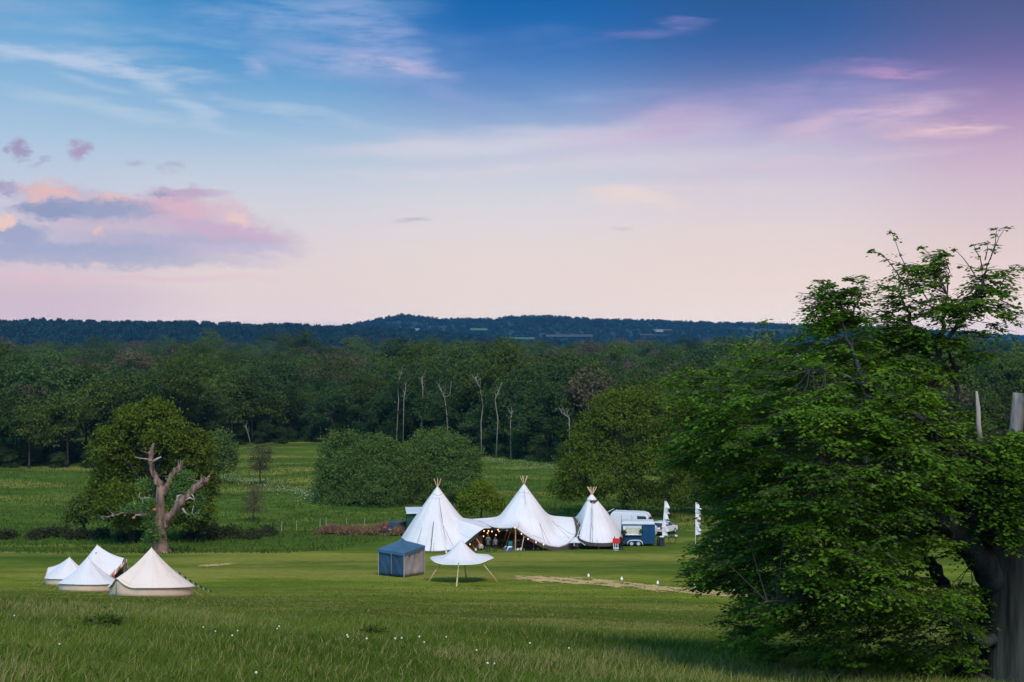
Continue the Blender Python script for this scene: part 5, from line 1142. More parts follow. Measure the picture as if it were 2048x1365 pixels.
# pennant bunting on the guy line of the nearest bell tent
bu = empty('bunting', gpx(424, 1184), 0, 'guy line with black and white pennants running down from the nearest bell tent', 'bunting'); Cu = bu.location
a0 = at(351, 1139, Cb1.y) - Cu; b0 = Vector((0, 0, .05)); LN = []
for t in np.linspace(0, 1, 15): LN.append(a0.lerp(b0, t) - Vector((0, 0, .12 * math.sin(math.pi * t))))
m_ = MB(); m_.tube(LN, .008, 4); m_.build('cord', ROPE, bu)
wm = pbr('pennant_white', (.7, .72, .62), trans=.2); bm_ = pbr('pennant_black', (.015, .02, .025))
for i in range(14):
    for h_ in (0,):
        p_, q_ = LN[i], LN[i + 1]; a = p_.lerp(q_, .15); b = p_.lerp(q_, .85); c = (a + b) / 2 - Vector((0, .0, .19)); off = Vector((0, .006, 0))
        m_ = MB(); m_.add([a, b, c, a + off, b + off, c + off], [(0, 1, 2), (5, 4, 3), (0, 3, 4, 1), (1, 4, 5, 2), (2, 5, 3, 0)]); m_.build('pennant', wm if i % 2 == 0 else bm_, bu)

# ------------------------------------------------------------------ straw path and milk-bottle lanterns
def path(name, cl, wid, seed, dens=.30):
    r_ = np.random.default_rng(seed); vs = []; fs = []; pts = []
    for i in range(len(cl) - 1):
        for t in np.linspace(0, 1, 40, endpoint=False): pts.append((cl[i][0] + (cl[i + 1][0] - cl[i][0]) * t, cl[i][1] + (cl[i + 1][1] - cl[i][1]) * t, cl[i][2] + (cl[i + 1][2] - cl[i][2]) * t))
    P_ = [gpx(a, b) for a, b, w in pts]; n = len(P_); m = 18; ok = {}
    for i in range(n):
        for j in range(m + 1):
            f = j / m - .5; w = pts[i][2]; x = P_[i].x; y = P_[i].y + f * w
            jx = r_.uniform(-.04, .04); vs.append((x + jx, y, gz(x + jx, y) + .02 + .01 * math.sin(i * .7)))
    nz = lambda i, j: math.sin(i * .23 + 1.7 * math.sin(j * .6)) * .5 + math.sin(i * .071 + j * .9) * .4 + r_.normal() * .28
    for i in range(n - 1):
        for j in range(m):
            e = abs((j + .5) / m - .5) * 2; endf = min(i, n - 1 - i) / 25
            if nz(i, j) > -.55 + 1.5 * max(0, e - .55) * 2 + max(0, .6 - endf): fs.append((i * (m + 1) + j, (i + 1) * (m + 1) + j, (i + 1) * (m + 1) + j + 1, i * (m + 1) + j + 1))
    m_ = MB(); m_.add(vs, fs); tag(m_.build(name, STRAW), kind='structure')
path('straw_path', [(1030, 1156, 4.0), (1090, 1159, 7.6), (1200, 1166, 8.6), (1320, 1177, 8.2), (1420, 1188, 8.0), (1500, 1193, 6.0), (1560, 1199, 5.5)], 1, 61)
path('straw_patch', [(398, 1132, 2.), (430, 1131, 4.5), (470, 1128, 2.)], 1, 62)
LANT = [(1177,1154.5,'leftmost white bottle lantern beside the straw path'),(1243.5,1161,'second white bottle lantern from the left beside the straw path'),(1315.5,1169,'middle white bottle lantern of the five beside the straw path'),(1389,1175.5,'fourth white bottle lantern along the straw path, short of the beech leaves'),(1468.5,1187,'last white bottle lantern, at the edge of the beech leaves')]
pr = empty('bottle_lantern', (0, 0, 0), 0, 'x', 'lantern', 'bottle lanterns along the straw path')
m_ = MB(); m_.lathe([(.10, 0), (.12, .03), (.12, .16), (.08, .24), (.045, .27)], (0, 0, 0), 12); m_.build('bottle', BOTTLE, pr, smooth=True)
m_ = MB(); m_.lathe([(.035, .27), (.04, .28), (.04, .31), (.012, .34), (.01, .37)], (0, 0, 0), 10); m_.build('cap', BOTTLE, pr); index_children(pr)
for i, (a, b, lab) in enumerate(LANT):
    o = pr if i == 0 else copy_tree(pr); o.location = gpx(a, b); o['label'] = lab; o.scale = (.78,) * 3

# ------------------------------------------------------------------ people
def limbchain(pts, rads):
    m_ = MB(); m_.tube(pts, rads, 10); return m_
def person(loc, rz, pose, label, coat, legs, hair, h=1.72, coatlen=.0, hood=None, shoes=None, name='person'):
    """pose: dict of joint positions for a 1.72 m figure, facing -y"""
    root = empty(name, loc, rz, label, 'person'); k = h / 1.72
    J = {a: Vector(b) * k for a, b in pose.items()}
    bones = [('pelvis','belly'),('belly','chest'),('chest','neck'),('neck','skull'),('skull','crown')]
    for s_ in 'lr': bones += [('chest','sh' + s_),('sh' + s_,'el' + s_),('el' + s_,'wr' + s_),('wr' + s_,'pa' + s_),('pelvis','hi' + s_),('hi' + s_,'kn' + s_),('kn' + s_,'an' + s_),('an' + s_,'to' + s_)]
    rad = dict(pelvis=.145, belly=.13, chest=.155, neck=.058, skull=.095, crown=.075)
    for s_ in 'lr': rad.update({'sh' + s_:.07, 'el' + s_:.046, 'wr' + s_:.03, 'pa' + s_:.036, 'hi' + s_:.095, 'kn' + s_:.062, 'an' + s_:.042, 'to' + s_:.036})
    for s_ in 'lr':
        d = (J['pa' + s_] - J['wr' + s_]).normalized(); sd = Vector((1, 0, 0)) if abs(d.x) < .8 else Vector((0, 0, 1))
        w = (sd - d * sd.dot(d)).normalized(); nrm = d.cross(w)
        for f in range(4):
            b = J['pa' + s_] + w * (.024 * (f - 1.5)) * k; L_ = (.075, .085, .08, .062)[f] * k; b1 = b + d * L_ * .55; b2 = b1 + (d * .8 + nrm * .5).normalized() * L_ * .5
            J[f'f{f}{s_}'] = b1; J[f'g{f}{s_}'] = b2; rad[f'f{f}{s_}'] = .010; rad[f'g{f}{s_}'] = .007; bones += [('pa' + s_, f'f{f}{s_}'), (f'f{f}{s_}', f'g{f}{s_}')]
        J['t' + s_] = J['wr' + s_].lerp(J['pa' + s_], .5) + w * .05 * k + d * .03 * k; rad['t' + s_] = .010; bones += [('wr' + s_, 't' + s_)]
    names = list(J); idx = {a: i for i, a in enumerate(names)}
    def skin(nm, keep, scale, mat, extra=0.0, sub=1):
        ks = [a for a in names if a in keep]; ix = {a: i for i, a in enumerate(ks)}
        me = bpy.data.meshes.new(nm); me.from_pydata([J[a] for a in ks], [(ix[a], ix[b]) for a, b in bones if a in ix and b in ix], [])
        o = bpy.data.objects.new(nm, me); COL.objects.link(o); o.modifiers.new('skin', 'SKIN'); sb = o.modifiers.new('sub', 'SUBSURF'); sb.levels = sub; sb.render_levels = sub
        for a, v in zip(ks, me.skin_vertices[0].data):
            r = rad[a] * k * scale + extra; v.radius = (r, r); v.use_root = (a == ks[0])
        dg = bpy.context.evaluated_depsgraph_get(); me2 = bpy.data.meshes.new_from_object(o.evaluated_get(dg)); bpy.data.objects.remove(o)
        me2.polygons.foreach_set('use_smooth', [True] * len(me2.polygons)); me2.materials.clear(); o2 = link_mesh(nm, me2, mat, root); return o2
    skin('body', set(names), 1.0, SKIN)
    top_ = {'pelvis','belly','chest','shl','ell','wrl','shr','elr','wrr'}; skin('coat', top_, 1.16, coat, .012)
    skin('trousers', {'pelvis','hil','knl','anl','hir','knr','anr'}, 1.08, legs, .010)
    sk, cr = J['skull'], J['crown']; up = (cr - sk).normalized(); fwd = Vector((0, -1, 0))
    m_ = MB(); m_.ball(sk + up * .045 * k + Vector((0, .022 * k, 0)), .112 * k, 14, 10, sc=(.95, 1.02, 1.1))
    if hood != 'short': m_.tube([sk + up * .05 * k + Vector((0, .04, 0)) * k, sk - up * .06 * k + Vector((0, .075, 0)) * k, J['neck'].lerp(J['chest'], .5) + Vector((0, .11, 0)) * k], [.09 * k, .075 * k, .02 * k], 8)
    m_.build('hair', hair, root, smooth=True)
    m_ = MB()
    for s_ in (-1, 1): m_.ball(sk + Vector((s_ * .034, -.088, .012)) * k, .011 * k, 6, 5)
    m_.build('eyes', BLACKP, root)
    m_ = MB(); m_.ball(sk + Vector((0, -.1, -.01)) * k, .016 * k, 6, 5, sc=(.8, 1, 1.3)); m_.box(sk + Vector((0, -.09, -.045)) * k, (.045 * k, .012, .009))
    for s_ in (-1, 1): m_.ball(sk + Vector((s_ * .095, .01, 0)) * k, .022 * k, 6, 5, sc=(.5, .8, 1.2))
    m_.build('face', SKIN, root)
    if coatlen:
        p_ = J['pelvis']; m_ = MB(); m_.lathe([(.21 * k, -coatlen), (.20 * k, -coatlen * .5), (.175 * k, .0), (.17 * k, .16)], p_, 16); o = m_.build('coat_skirt', coat, root, smooth=True)
    for s_ in 'lr':
        m_ = MB(); a, b = J['an' + s_], J['to' + s_]; m_.tube([a + Vector((0, .03, -.02)) * k, a.lerp(b, .5) - Vector((0, 0, .012)), b + (b - a) * .35], [.055 * k, .052 * k, .04 * k], 8); m_.build('shoe', shoes or BLACKP, root, smooth=True)
    return root
STAND = dict(pelvis=(0,0,.93), belly=(0,0,1.08), chest=(0,.01,1.30), neck=(0,0,1.47), skull=(0,-.01,1.57), crown=(0,0,1.65), shl=(.17,0,1.38), ell=(.24,.02,1.12), wrl=(.25,-.05,.90), pal=(.25,-.07,.82), shr=(-.17,0,1.38), elr=(-.24,.03,1.12), wrr=(-.24,-.06,.90), par=(-.24,-.09,.82),
             hil=(.09,0,.90), knl=(.11,-.01,.50), anl=(.12,.03,.09), tol=(.13,-.10,.04), hir=(-.09,0,.90), knr=(-.12,-.02,.50), anr=(-.13,.03,.09), tor=(-.15,-.10,.04))
HOLD = dict(STAND, ell=(.25,-.02,1.12), wrl=(.12,-.24,1.10), pal=(.05,-.28,1.12), elr=(-.25,-.02,1.12), wrr=(-.12,-.24,1.10), par=(-.05,-.28,1.12))
KNEEL = dict(pelvis=(0,.02,.42), belly=(0,-.05,.55), chest=(0,-.17,.74), neck=(0,-.27,.86), skull=(0,-.33,.93), crown=(0,-.36,1.0), shl=(.17,-.18,.80), ell=(.22,-.30,.58), wrl=(.14,-.45,.42), pal=(.12,-.50,.36), shr=(-.17,-.18,.80), elr=(-.22,-.30,.58), wrr=(-.14,-.45,.42), par=(-.12,-.50,.36),
             hil=(.09,.02,.40), knl=(.13,-.33,.10), anl=(.12,.12,.07), tol=(.12,.26,.05), hir=(-.09,.02,.40), knr=(-.13,-.33,.10), anr=(-.12,.12,.07), tor=(-.12,.26,.05))
BEND = dict(KNEEL, belly=(0,-.12,.50), chest=(0,-.36,.52), neck=(0,-.52,.50), skull=(0,-.60,.46), crown=(0,-.67,.42), shl=(.17,-.40,.52), ell=(.2,-.50,.28), wrl=(.14,-.62,.10), pal=(.12,-.68,.06), shr=(-.17,-.40,.52), elr=(-.2,-.50,.28), wrr=(-.14,-.62,.10), par=(-.12,-.68,.06))
SIT = dict(pelvis=(0,.05,.14), belly=(0,.03,.29), chest=(0,.0,.50), neck=(0,-.02,.66), skull=(0,-.05,.76), crown=(0,-.05,.84), shl=(.17,0,.58), ell=(.24,-.12,.36), wrl=(.16,-.32,.30), pal=(.13,-.38,.30), shr=(-.17,0,.58), elr=(-.24,-.12,.36), wrr=(-.16,-.32,.30), par=(-.13,-.38,.30),
           hil=(.1,0,.13), knl=(.2,-.38,.34), anl=(.14,-.62,.09), tol=(.14,-.74,.05), hir=(-.1,0,.13), knr=(-.2,-.38,.34), anr=(-.14,-.62,.09), tor=(-.14,-.74,.05))
DK = pbr('dark_trousers', (.02, .028, .038), .9); OLV = pbr('olive_coat', (.075, .085, .06), .9, .25, 8); PAT = pbr('patterned_top', (.12, .12, .13), .9, .9, 14); JEANS = pbr('blue_jeans', (.06, .12, .20), .9, .2, 8)
WTOP = pbr('white_shirt', (.62, .72, .80), .8, .08, 6); CRM = pbr('cream_coat', (.60, .50, .40), .9, .1, 5); BLK = pbr('black_clothes', (.012, .013, .017), .9); GRY = pbr('grey_blue_top', (.20, .25, .30), .9, .15, 8); HB = pbr('brown_hair', (.06, .035, .025), .8); HBL = pbr('fair_hair', (.30, .20, .10), .8); MAR = pbr('maroon_top', (.16, .03, .03), .9)
person(gpx(976.5, 1104.5), R(170), HOLD, 'person in a long olive coat standing with back turned in the tipi opening', OLV, DK, HB, 1.72, .22)
person(gpx(990.5, 1103.5), R(195), STAND, 'person in a black and white patterned top standing right of the olive coat', PAT, DK, HB, 1.45, .08)
person(gpx(961, 1101.5), R(150), dict(SIT), 'person in a cream coat crouching at the left of the tipi opening', CRM, DK, HB, 1.72)
person(gpx(1009, 1103.5), R(100), KNEEL, 'person in blue jeans kneeling on the grass left of the white shirted one', GRY, JEANS, HB, 1.1)
person(gpx(1024, 1103.5), R(-95), BEND, 'person in a white shirt bending down to the grass before the tipi opening', WTOP, JEANS, HB, 1.45)
person(gpd(1243.0, 144.6), R(160), STAND, 'person in black with fair hair standing at the left end of the blue trailer', BLK, BLK, HBL, 1.62)

# ------------------------------------------------------------------ things in and around the tipis
def table(loc, rz, w, d_, h, label, mat=PINE, name='table', grp=None):
    root = empty(name, loc, rz, label, 'table', grp); m_ = MB(); m_.box((0, 0, h - .02), (w, d_, .04)); m_.build('table_top', mat, root, bevel=.005)
    for a in (-1, 1):
        for b in (-1, 1): m_ = MB(); m_.box((a * (w / 2 - .06), b * (d_ / 2 - .06), h / 2 - .02), (.045, .045, h - .04)); m_.build('leg', mat, root)
    return root
def chair(loc, rz, label, mat, seat=None):
    root = empty('chair', loc, rz, label, 'chair', 'chairs inside the middle tipi'); m_ = MB(); m_.box((0, 0, .45), (.42, .42, .04)); m_.build('seat', seat or mat, root, bevel=.008)
    m_ = MB(); m_.box((0, .2, .72), (.42, .03, .40)); m_.build('backrest', seat or mat, root, bevel=.006)
    for a in (-1, 1):
        for b in (-1, 1): m_ = MB(); m_.box((a * .18, b * .18, .215), (.035, .035, .43)); m_.build('leg', mat, root)
DW = pbr('dark_wood', (.09, .045, .028), .7, .3, 4)
table(gpd(1045, 147.5), .1, 2.0, .8, .76, 'long dark wood table inside the middle tipi on the right', DW); table(gpd(1000, 148.0), 0, 1.4, .7, .76, 'dark wood table deep inside the middle tipi behind the people', DW)
chair(gpd(1021, 144.5), R(180), 'teal chair standing in the tipi opening behind the white shirted person', POLEW, TEALP)
for i, (px, d, lb) in enumerate([(1030, 146.0, 'wooden chair beside the corner pole'), (1041, 145.8, 'wooden chair second right of the corner pole inside the tipi'), (1050, 145.8, 'wooden chair third right of the corner pole inside the tipi'), (1060, 146.2, 'wooden chair furthest right under the tipi edge')]):
    chair(gpd(px, d), R(180 + 20 * i), lb, DW)
def box_thing(name, loc, rz, sz, label, cat, mat, lid=None):
    root = empty(name, loc, rz, label, cat); m_ = MB(); m_.box((0, 0, sz[2] / 2), sz, taper=.96); m_.build('body', mat, root, bevel=.02)
    m_ = MB(); m_.box((0, 0, sz[2] + .025), (sz[0] * 1.04, sz[1] * 1.04, .05)); m_.build('lid', lid or mat, root, bevel=.01)
    return root
hid = empty('hide_panel', gpd(954, 145.6), 0, 'orange brown wooden panel leaning inside the lifted side of the left tipi', 'panel'); m_ = MB(); m_.box((0, 0, .75), (1.1, .05, 1.2), rx=R(-18)); m_.build('board', pbr('orange_board', (.36, .13, .045), .7, .3, 3), hid)
for a in (-1, 1): m_ = MB(); m_.box((a * .5, .1, .1), (.05, .3, .25)); m_.build('foot', PINE, hid)
for i, (a, b, lb) in enumerate([((952,1076,143.6),(966,1098,143.0),'pale slanting pole crossing the lifted side of the left tipi'), ((942,1086,144.6),(951,1101,144.2),'reddish slanting pole at the far left of the tipi opening')]):
    o_ = at(*b); m_ = MB(); m_.tube([Vector((0, 0, 0)), at(*a) - o_], .04, 7); o = m_.build('tent_prop', [PINE, POLEW][i]); o.location = o_; tag(o, lb, 'pole')
# jars and lanterns dotted on the grass in front
JL = [(951.5,1102,1,'white jar by the reddish pole at the left of the tipi opening'),(1035,1101.5,1,'white jar left of the corner pole foot'),(1038,1101,.9,'white jar right at the corner pole foot'),(1042,1101.5,1.3,'larger white lantern at the pale prop foot'),(1048,1101,.8,'tiny white jar right of the pale prop'),(1067,1100,.8,'small white jar under the drooping tipi edge'),(1074.5,1099.5,.7,'small white jar, leftmost of the pair before the tipi edge'),(1077.5,1099.5,.7,'small white jar, rightmost of the pair before the tipi edge'),(1086.5,1098.5,.7,'small white jar left of the orange lantern'),(1148.5,1094,.8,'white jar before the little awning')]
pr = empty('jar_lantern', (0, 0, 0), 0, 'x', 'jar', 'white jars on the grass before the tipis'); m_ = MB(); m_.lathe([(.07, 0), (.085, .03), (.085, .16), (.06, .2)], (0, 0, 0), 10); m_.build('jar', BOTTLE, pr, smooth=True); m_ = MB(); m_.lathe([(.055, .2), (.06, .21), (.06, .24)], (0, 0, 0), 10); m_.build('lid', BOTTLE, pr); index_children(pr)
for i, (a, b, s_, lb) in enumerate(JL):
    o = pr if i == 0 else copy_tree(pr); o.location = gpx(a, b); o.scale = (s_,) * 3; o['label'] = lb
ol = empty('candle_lantern', gpx(1098.5, 1099.5), 0, 'white lantern box with orange cover in front of the middle tipi', 'lantern'); m_ = MB(); m_.box((-.03, 0, .14), (.22, .2, .24)); m_.build('body', BOTTLE, ol, bevel=.01); m_ = MB(); m_.ball((.08, 0, .36), .14, 10, 7, sc=(1, .8, 1.2)); m_.build('cover', OCHRE, ol, smooth=True); m_ = MB(); m_.box((0, 0, .015), (.26, .24, .03)); m_.build('base', BLACKP, ol)
wl = empty('candle_lantern', gpx(892.5, 1106.5), 0, 'small yellow and white lantern at the front foot of the left tipi', 'lantern'); m_ = MB(); m_.lathe([(.09, 0), (.1, .1), (.08, .2)], n=10); m_.build('body', BOTTLE, wl); m_ = MB(); m_.lathe([(.085, .2), (.05, .28), (.01, .3)], n=10); m_.build('cap', OCHRE, wl)

# ------------------------------------------------------------------ vehicles
def wheel(parent, x, y, r, w, rim=RIM, axis='y'):
    m_ = MB(); n = 20
    prof = [(r * .62, -w / 2), (r * .93, -w / 2), (r, -w * .3), (r, w * .3), (r * .93, w / 2), (r * .62, w / 2)]
    vs = [(x + q * math.cos(2 * math.pi * k / n), y + h_, r + q * math.sin(2 * math.pi * k / n)) for q, h_ in prof for k in range(n)]
    m_.add(vs, [(i * n + k, i * n + (k + 1) % n, ((i + 1) % 6) * n + (k + 1) % n, ((i + 1) % 6) * n + k) for i in range(6) for k in range(n)])
    t = m_.build('wheel', RUBBER, parent, smooth=True)
    m_ = MB(); vs = [(x + q * math.cos(2 * math.pi * k / n), y + h_, r + q * math.sin(2 * math.pi * k / n)) for q, h_ in [(r * .64, -w * .42), (r * .64, w * .42)] for k in range(n)]
    m_.add(vs, [tuple(range(n)), tuple(range(2 * n - 1, n - 1, -1))] + [(k, (k + 1) % n, n + (k + 1) % n, n + k) for k in range(n)]); m_.build('rim', rim, t)
def horsebox():
    C = gpx(1277, 1093); root = empty('catering_trailer', C, R(-3), 'navy blue catering trailer with serving hatch, pale roof and twin wheels', 'trailer'); k = C.y / F
    W = 66 * k / 2; H_ = 44 * k; z0 = 5 * k; D_ = 1.9
    m_ = MB(); m_.prism([(-W, z0), (W, z0), (W, H_), (-W, H_)], 0, D_); root_b = m_.build('body', NAVYP, root, bevel=.03)
    m_ = MB(); m_.prism([(-W - .05, H_ - .02), (W - .02, H_ - .02), (W - .10, H_ + .28), (-W + .05, H_ + .28)], -.07, D_ + .05); m_.build('roof', WHITEP, root, bevel=.06)
    hx0, hx1, hz0, hz1 = -W + 3 * k, -W + 38 * k, 24 * k, 39 * k
    m_ = MB(); m_.box(((hx0 + hx1) / 2, -.015, (hz0 + hz1) / 2), (hx1 - hx0 + .1, .05, hz1 - hz0 + .1)); fr = m_.build('hatch_frame', WHITEP, root)
    m_ = MB(); m_.box(((hx0 + hx1) / 2 + .08, -.045, (hz0 + hz1) / 2 - .03), (hx1 - hx0 - .22, .02, hz1 - hz0 - .1)); m_.build('hatch', pbr('hatch_inside', (.45, .46, .36), .6, .25, 6), fr)
    m_ = MB(); m_.box(((hx0 + hx1) / 2, -.16, hz0 - .04), (hx1 - hx0 + .1, .30, .04)); m_.build('counter', WHITEP, root)
    m_ = MB(); m_.box(((hx0 + hx1) / 2, -.05, hz1 + .10), (hx1 - hx0 + .2, .06, .05)); m_.build('hatch_rail', RIM, root)
    for x in (-W + 41 * k, W - 13 * k): m_ = MB(); m_.box((x, -.006, H_ / 2 + .1), (.035, .012, H_ - .5)); m_.build('door_seam', BLACKP, root)
    m_ = MB(); m_.box((0, -.03, z0 + .03), (2 * W, .05, .07)); m_.build('sill', BLACKP, root)
    # mudguard
    cx = -W + 26 * k; m_ = MB(); pts = [(-.82, .18), (-.74, .46), (-.55, .60), (0, .64), (.55, .60), (.74, .46), (.82, .18)]
    m_.tube([(cx + a, -.10, b) for a, b in pts], .055, 7); m_.build('mudguard', WHITEP, root, smooth=True)
    for a in (-.36, .36):
        wheel(root, cx + a, -.06, .30, .20)
    for a in (-.36, .36): wheel(root, cx + a, D_ - .05, .30, .20)
    m_ = MB(); m_.tube([(W, D_ / 2, .45), (W + .9, D_ / 2, .42)], .05, 6); m_.tube([(W + .8, D_ / 2, 0), (W + .8, D_ / 2, .6)], .035, 6); m_.build('drawbar', BLACKP, root)
    return C
CT = horsebox()
# plants hanging on the trailer
for i, (px, py, r_i, lb) in enumerate([(1247.5, 1066, .30, 'round leafy hanging plant at the left corner of the trailer'), (1282.5, 1063, .18, 'small round plant hanging at the right end of the serving hatch')]):
    c_ = at(px, py, CT.y - .35); r_ = np.random.default_rng(800 + i); P2, cl, c, dd = crown_points([(0, 0, 0, r_i, r_i, r_i)], 40, 12, r_, .05, .5, 1, 1)
    root = empty('hanging_plant', c_, 0, lb, 'plant'); quads('foliage', leaf_quads(P2, .05, r_), LEAF_WOOD2, root, rnd=cl); m_ = MB(); m_.lathe([(r_i * .4, -r_i * .9), (r_i * .6, -r_i * .3)], n=10); m_.build('pot', BLACKP, root); m_ = MB(); m_.tube([(0, 0, 0), (0, .2, r_i + .15)], .01, 4); m_.build('hook', BLACKP, root)
def rig(C, rz, label, name, cat): return empty(name, C, rz, label, cat)
def van():
    C = gpd(1268, 158.0); root = rig(C, R(-16), 'large white high roofed van parked behind the blue trailer', 'van', 'van')
    L_ = 5.0; W_ = 1.95; H_ = 2.95
    z = C.z; 
    prof = [(-L_ / 2, .45), (L_ / 2 - .05, .40), (L_ / 2, .8), (L_ / 2 - .04, 1.25), (L_ / 2 - .35, 1.5), (L_ / 2 - .8, 2.6), (L_ / 2 - 1.0, 2.82), (L_ / 2 - 1.5, H_), (-L_ / 2 + .25, H_ + .02), (-L_ / 2, H_ - .25)]
    m_ = MB(); m_.prism(prof, -W_ / 2, W_ / 2); m_.build('body', WHITEP, root, bevel=.07, smooth=False)
    y = -W_ / 2 - .004
    m_ = MB(); m_.prism([(L_ / 2 - 1.95, 1.6), (L_ / 2 - .62, 1.58), (L_ / 2 - 1.0, 2.58), (L_ / 2 - 1.95, 2.62)], y - .01, y + .02); m_.build('side_window', GLASSD, root)
    m_ = MB(); m_.prism([(L_ / 2 - .38, 1.54), (L_ / 2 - .34, 1.56), (L_ / 2 - .79, 2.56), (L_ / 2 - .83, 2.55)], -W_ / 2 + .15, W_ / 2 - .15); m_.build('windscreen', GLASSD, root)
    for x in (L_ / 2 - 2.55, L_ / 2 - 3.75): m_ = MB(); m_.box((x, y, 1.6), (.03, .012, 2.1)); m_.build('door_seam', BLACKP, root)
    m_ = MB(); m_.box((L_ / 2 - 3.2, y, .95), (2.2, .02, .05)); m_.build('side_trim', RIM, root)
    m_ = MB(); m_.box((-L_ / 2 - .22, 0, H_ + .02), (.6, W_ - .1, .06), ry=R(-28)); m_.build('rear_flap', WHITEP, root)
    m_ = MB(); m_.box((L_ / 2 - .75, -W_ / 2 - .28, 1.85), (.10, .38, 1.05)); m_.build('open_door', WHITEP, root, bevel=.03)
    for x in (-L_ / 2 + .95, L_ / 2 - .85):
        for yy in (-W_ / 2 + .08, W_ / 2 - .08): wheel(root, x, yy, .34, .22)
    for yy in (-.75, .75): m_ = MB(); m_.box((L_ / 2 - .03, yy, .9), (.08, .3, .22)); m_.build('headlight', RIM, root)
    for yy in (-.85, .85): m_ = MB(); m_.box((-L_ / 2 - .01, yy, 1.1), (.04, .14, .5)); m_.build('tail_light', REDL, root)
van()
# open van door frame seen left of it
dr = empty('side_vehicle', gpd(1226, 160), R(-20), 'dark vehicle with white window frame seen between right tipi and van', 'vehicle')
m_ = MB(); m_.prism([(-1.6, .35), (1.7, .35), (1.7, 1.0), (.9, 1.15), (.3, 1.95), (-1.6, 2.0)], -.85, .85); m_.build('body', pbr('dark_vehicle', (.03, .04, .04), .5), dr, bevel=.06)
m_ = MB(); m_.tube([(-.75, -.9, 1.0), (-.7, -.9, 1.95), (-.1, -.9, 1.98), (.55, -.9, 1.15)], .05, 6); m_.build('window_frame', WHITEP, dr); m_ = MB(); m_.prism([(-.68, 1.05), (.45, 1.1), (-.08, 1.9), (-.65, 1.88)], -.885, -.86); m_.build('window', GLASSD, dr)
for x in (-1, 1.1):
    for yy in (-.8, .8): wheel(dr, x, yy, .33, .2)
def car(C, rz, label, mat, L_=4.1, H_=1.48):
    root = empty('parked_car', C, rz, label, 'car'); W_ = 1.75
    lo = [(-L_ / 2, .35), (L_ / 2 - .05, .32), (L_ / 2, .55), (L_ / 2 - .12, .82), (L_ / 2 - 1.0, .98), (-L_ / 2 + .25, 1.02), (-L_ / 2 - .02, .85)]
    m_ = MB(); m_.prism(lo, -W_ / 2, W_ / 2); m_.build('body', mat, root, bevel=.09)
    m_ = MB(); x0, x1, x2, x3 = -L_ / 2 + .12, -L_ / 2 + .75, L_ / 2 - 1.75, L_ / 2 - 1.0
    def ring(x, z, w): return [(x, -w, z), (x, w, z)]
    V = ring(x0, .98, .80) + ring(x1, H_, .62) + ring(x2, H_ - .01, .62) + ring(x3, .96, .80)
    m_.add(V, [(0, 2, 3, 1), (2, 4, 5, 3), (4, 6, 7, 5), (0, 6, 4, 2), (1, 3, 5, 7)]); m_.build('cabin', mat, root, bevel=.05)
    for s_ in (-1, 1):
        m_ = MB(); a = .795 * s_; b = .655 * s_; e = .03 * s_; m_.add([(x0 + .35, a + e, 1.02), (x1 + .12, b + e, H_ - .08), (x2 - .03, b + e, H_ - .08), (x3 - .25, a + e, 1.02), (x0 + .35, a - e, 1.02), (x1 + .12, b - e, H_ - .08), (x2 - .03, b - e, H_ - .08), (x3 - .25, a - e, 1.02)], [(0, 1, 2, 3), (7, 6, 5, 4), (0, 4, 5, 1), (1, 5, 6, 2), (2, 6, 7, 3), (3, 7, 4, 0)]); m_.build('side_window', GLASSD, root)
    m_ = MB(); m_.add([(x0 - .02, -.68, 1.03), (x0 - .02, .68, 1.03), (x1 - .10, .55, H_ - .07), (x1 - .10, -.55, H_ - .07), (x0 + .1, -.68, 1.03), (x0 + .1, .68, 1.03), (x1 + .05, .55, H_ - .07), (x1 + .05, -.55, H_ - .07)], [(0, 3, 2, 1), (4, 5, 6, 7), (0, 1, 5, 4), (1, 2, 6, 5), (2, 3, 7, 6), (3, 0, 4, 7)]); m_.build('rear_window', GLASSD, root)
    for s_ in (-1, 1):
        m_ = MB(); m_.box((-L_ / 2 + .04, s_ * .72, .92), (.16, .24, .26), ry=R(15)); m_.build('tail_light', REDL, root, bevel=.03)
        m_ = MB(); m_.box((L_ / 2 - .08, s_ * .65, .72), (.12, .34, .14)); m_.build('headlight', RIM, root, bevel=.02)
        for x in (-L_ / 2 + .75, L_ / 2 - .8): wheel(root, x, s_ * .80, .31, .2)
    m_ = MB(); m_.box((-L_ / 2 - .02, 0, .45), (.1, 1.6, .18)); m_.build('bumper', BLACKP, root, bevel=.02)
    m_ = MB(); m_.box((-L_ / 2 - .035, 0, .72), (.03, .5, .12)); m_.build('number_plate', OCHRE, root)
car(gpd(1327, 161.5), R(58), 'white hatchback parked right of the blue trailer, red tail lights towards us', WHITEP)
car(gpd(801, 163), R(60), 'dark car with pale window area half hidden behind the left tipi', pbr('grey_car', (.05, .06, .075), .3))
tr = empty('box_truck', gpd(834, 160), R(6), 'dark green sided truck with white roof edge behind the left tipi', 'truck')
m_ = MB(); m_.box((0, 1.1, 1.65), (2.35, 4.6, 2.2)); m_.build('box_body', GREENP, tr, bevel=.03); m_ = MB(); m_.box((0, .95, 2.85), (2.5, 5.0, .16)); m_.build('roof', WHITEP, tr, bevel=.02); m_ = MB(); m_.box((.12, -1.22, 1.6), (.07, .04, 2.1)); m_.build('rear_post', WHITEP, tr)
for x in (-1, 1):
    for yy in (-.4, 2.6): m_ = MB(); m_.tube([(x - .12, yy, .45), (x + .12, yy, .45)], .45, 16); m_.build('wheel', RUBBER, tr)
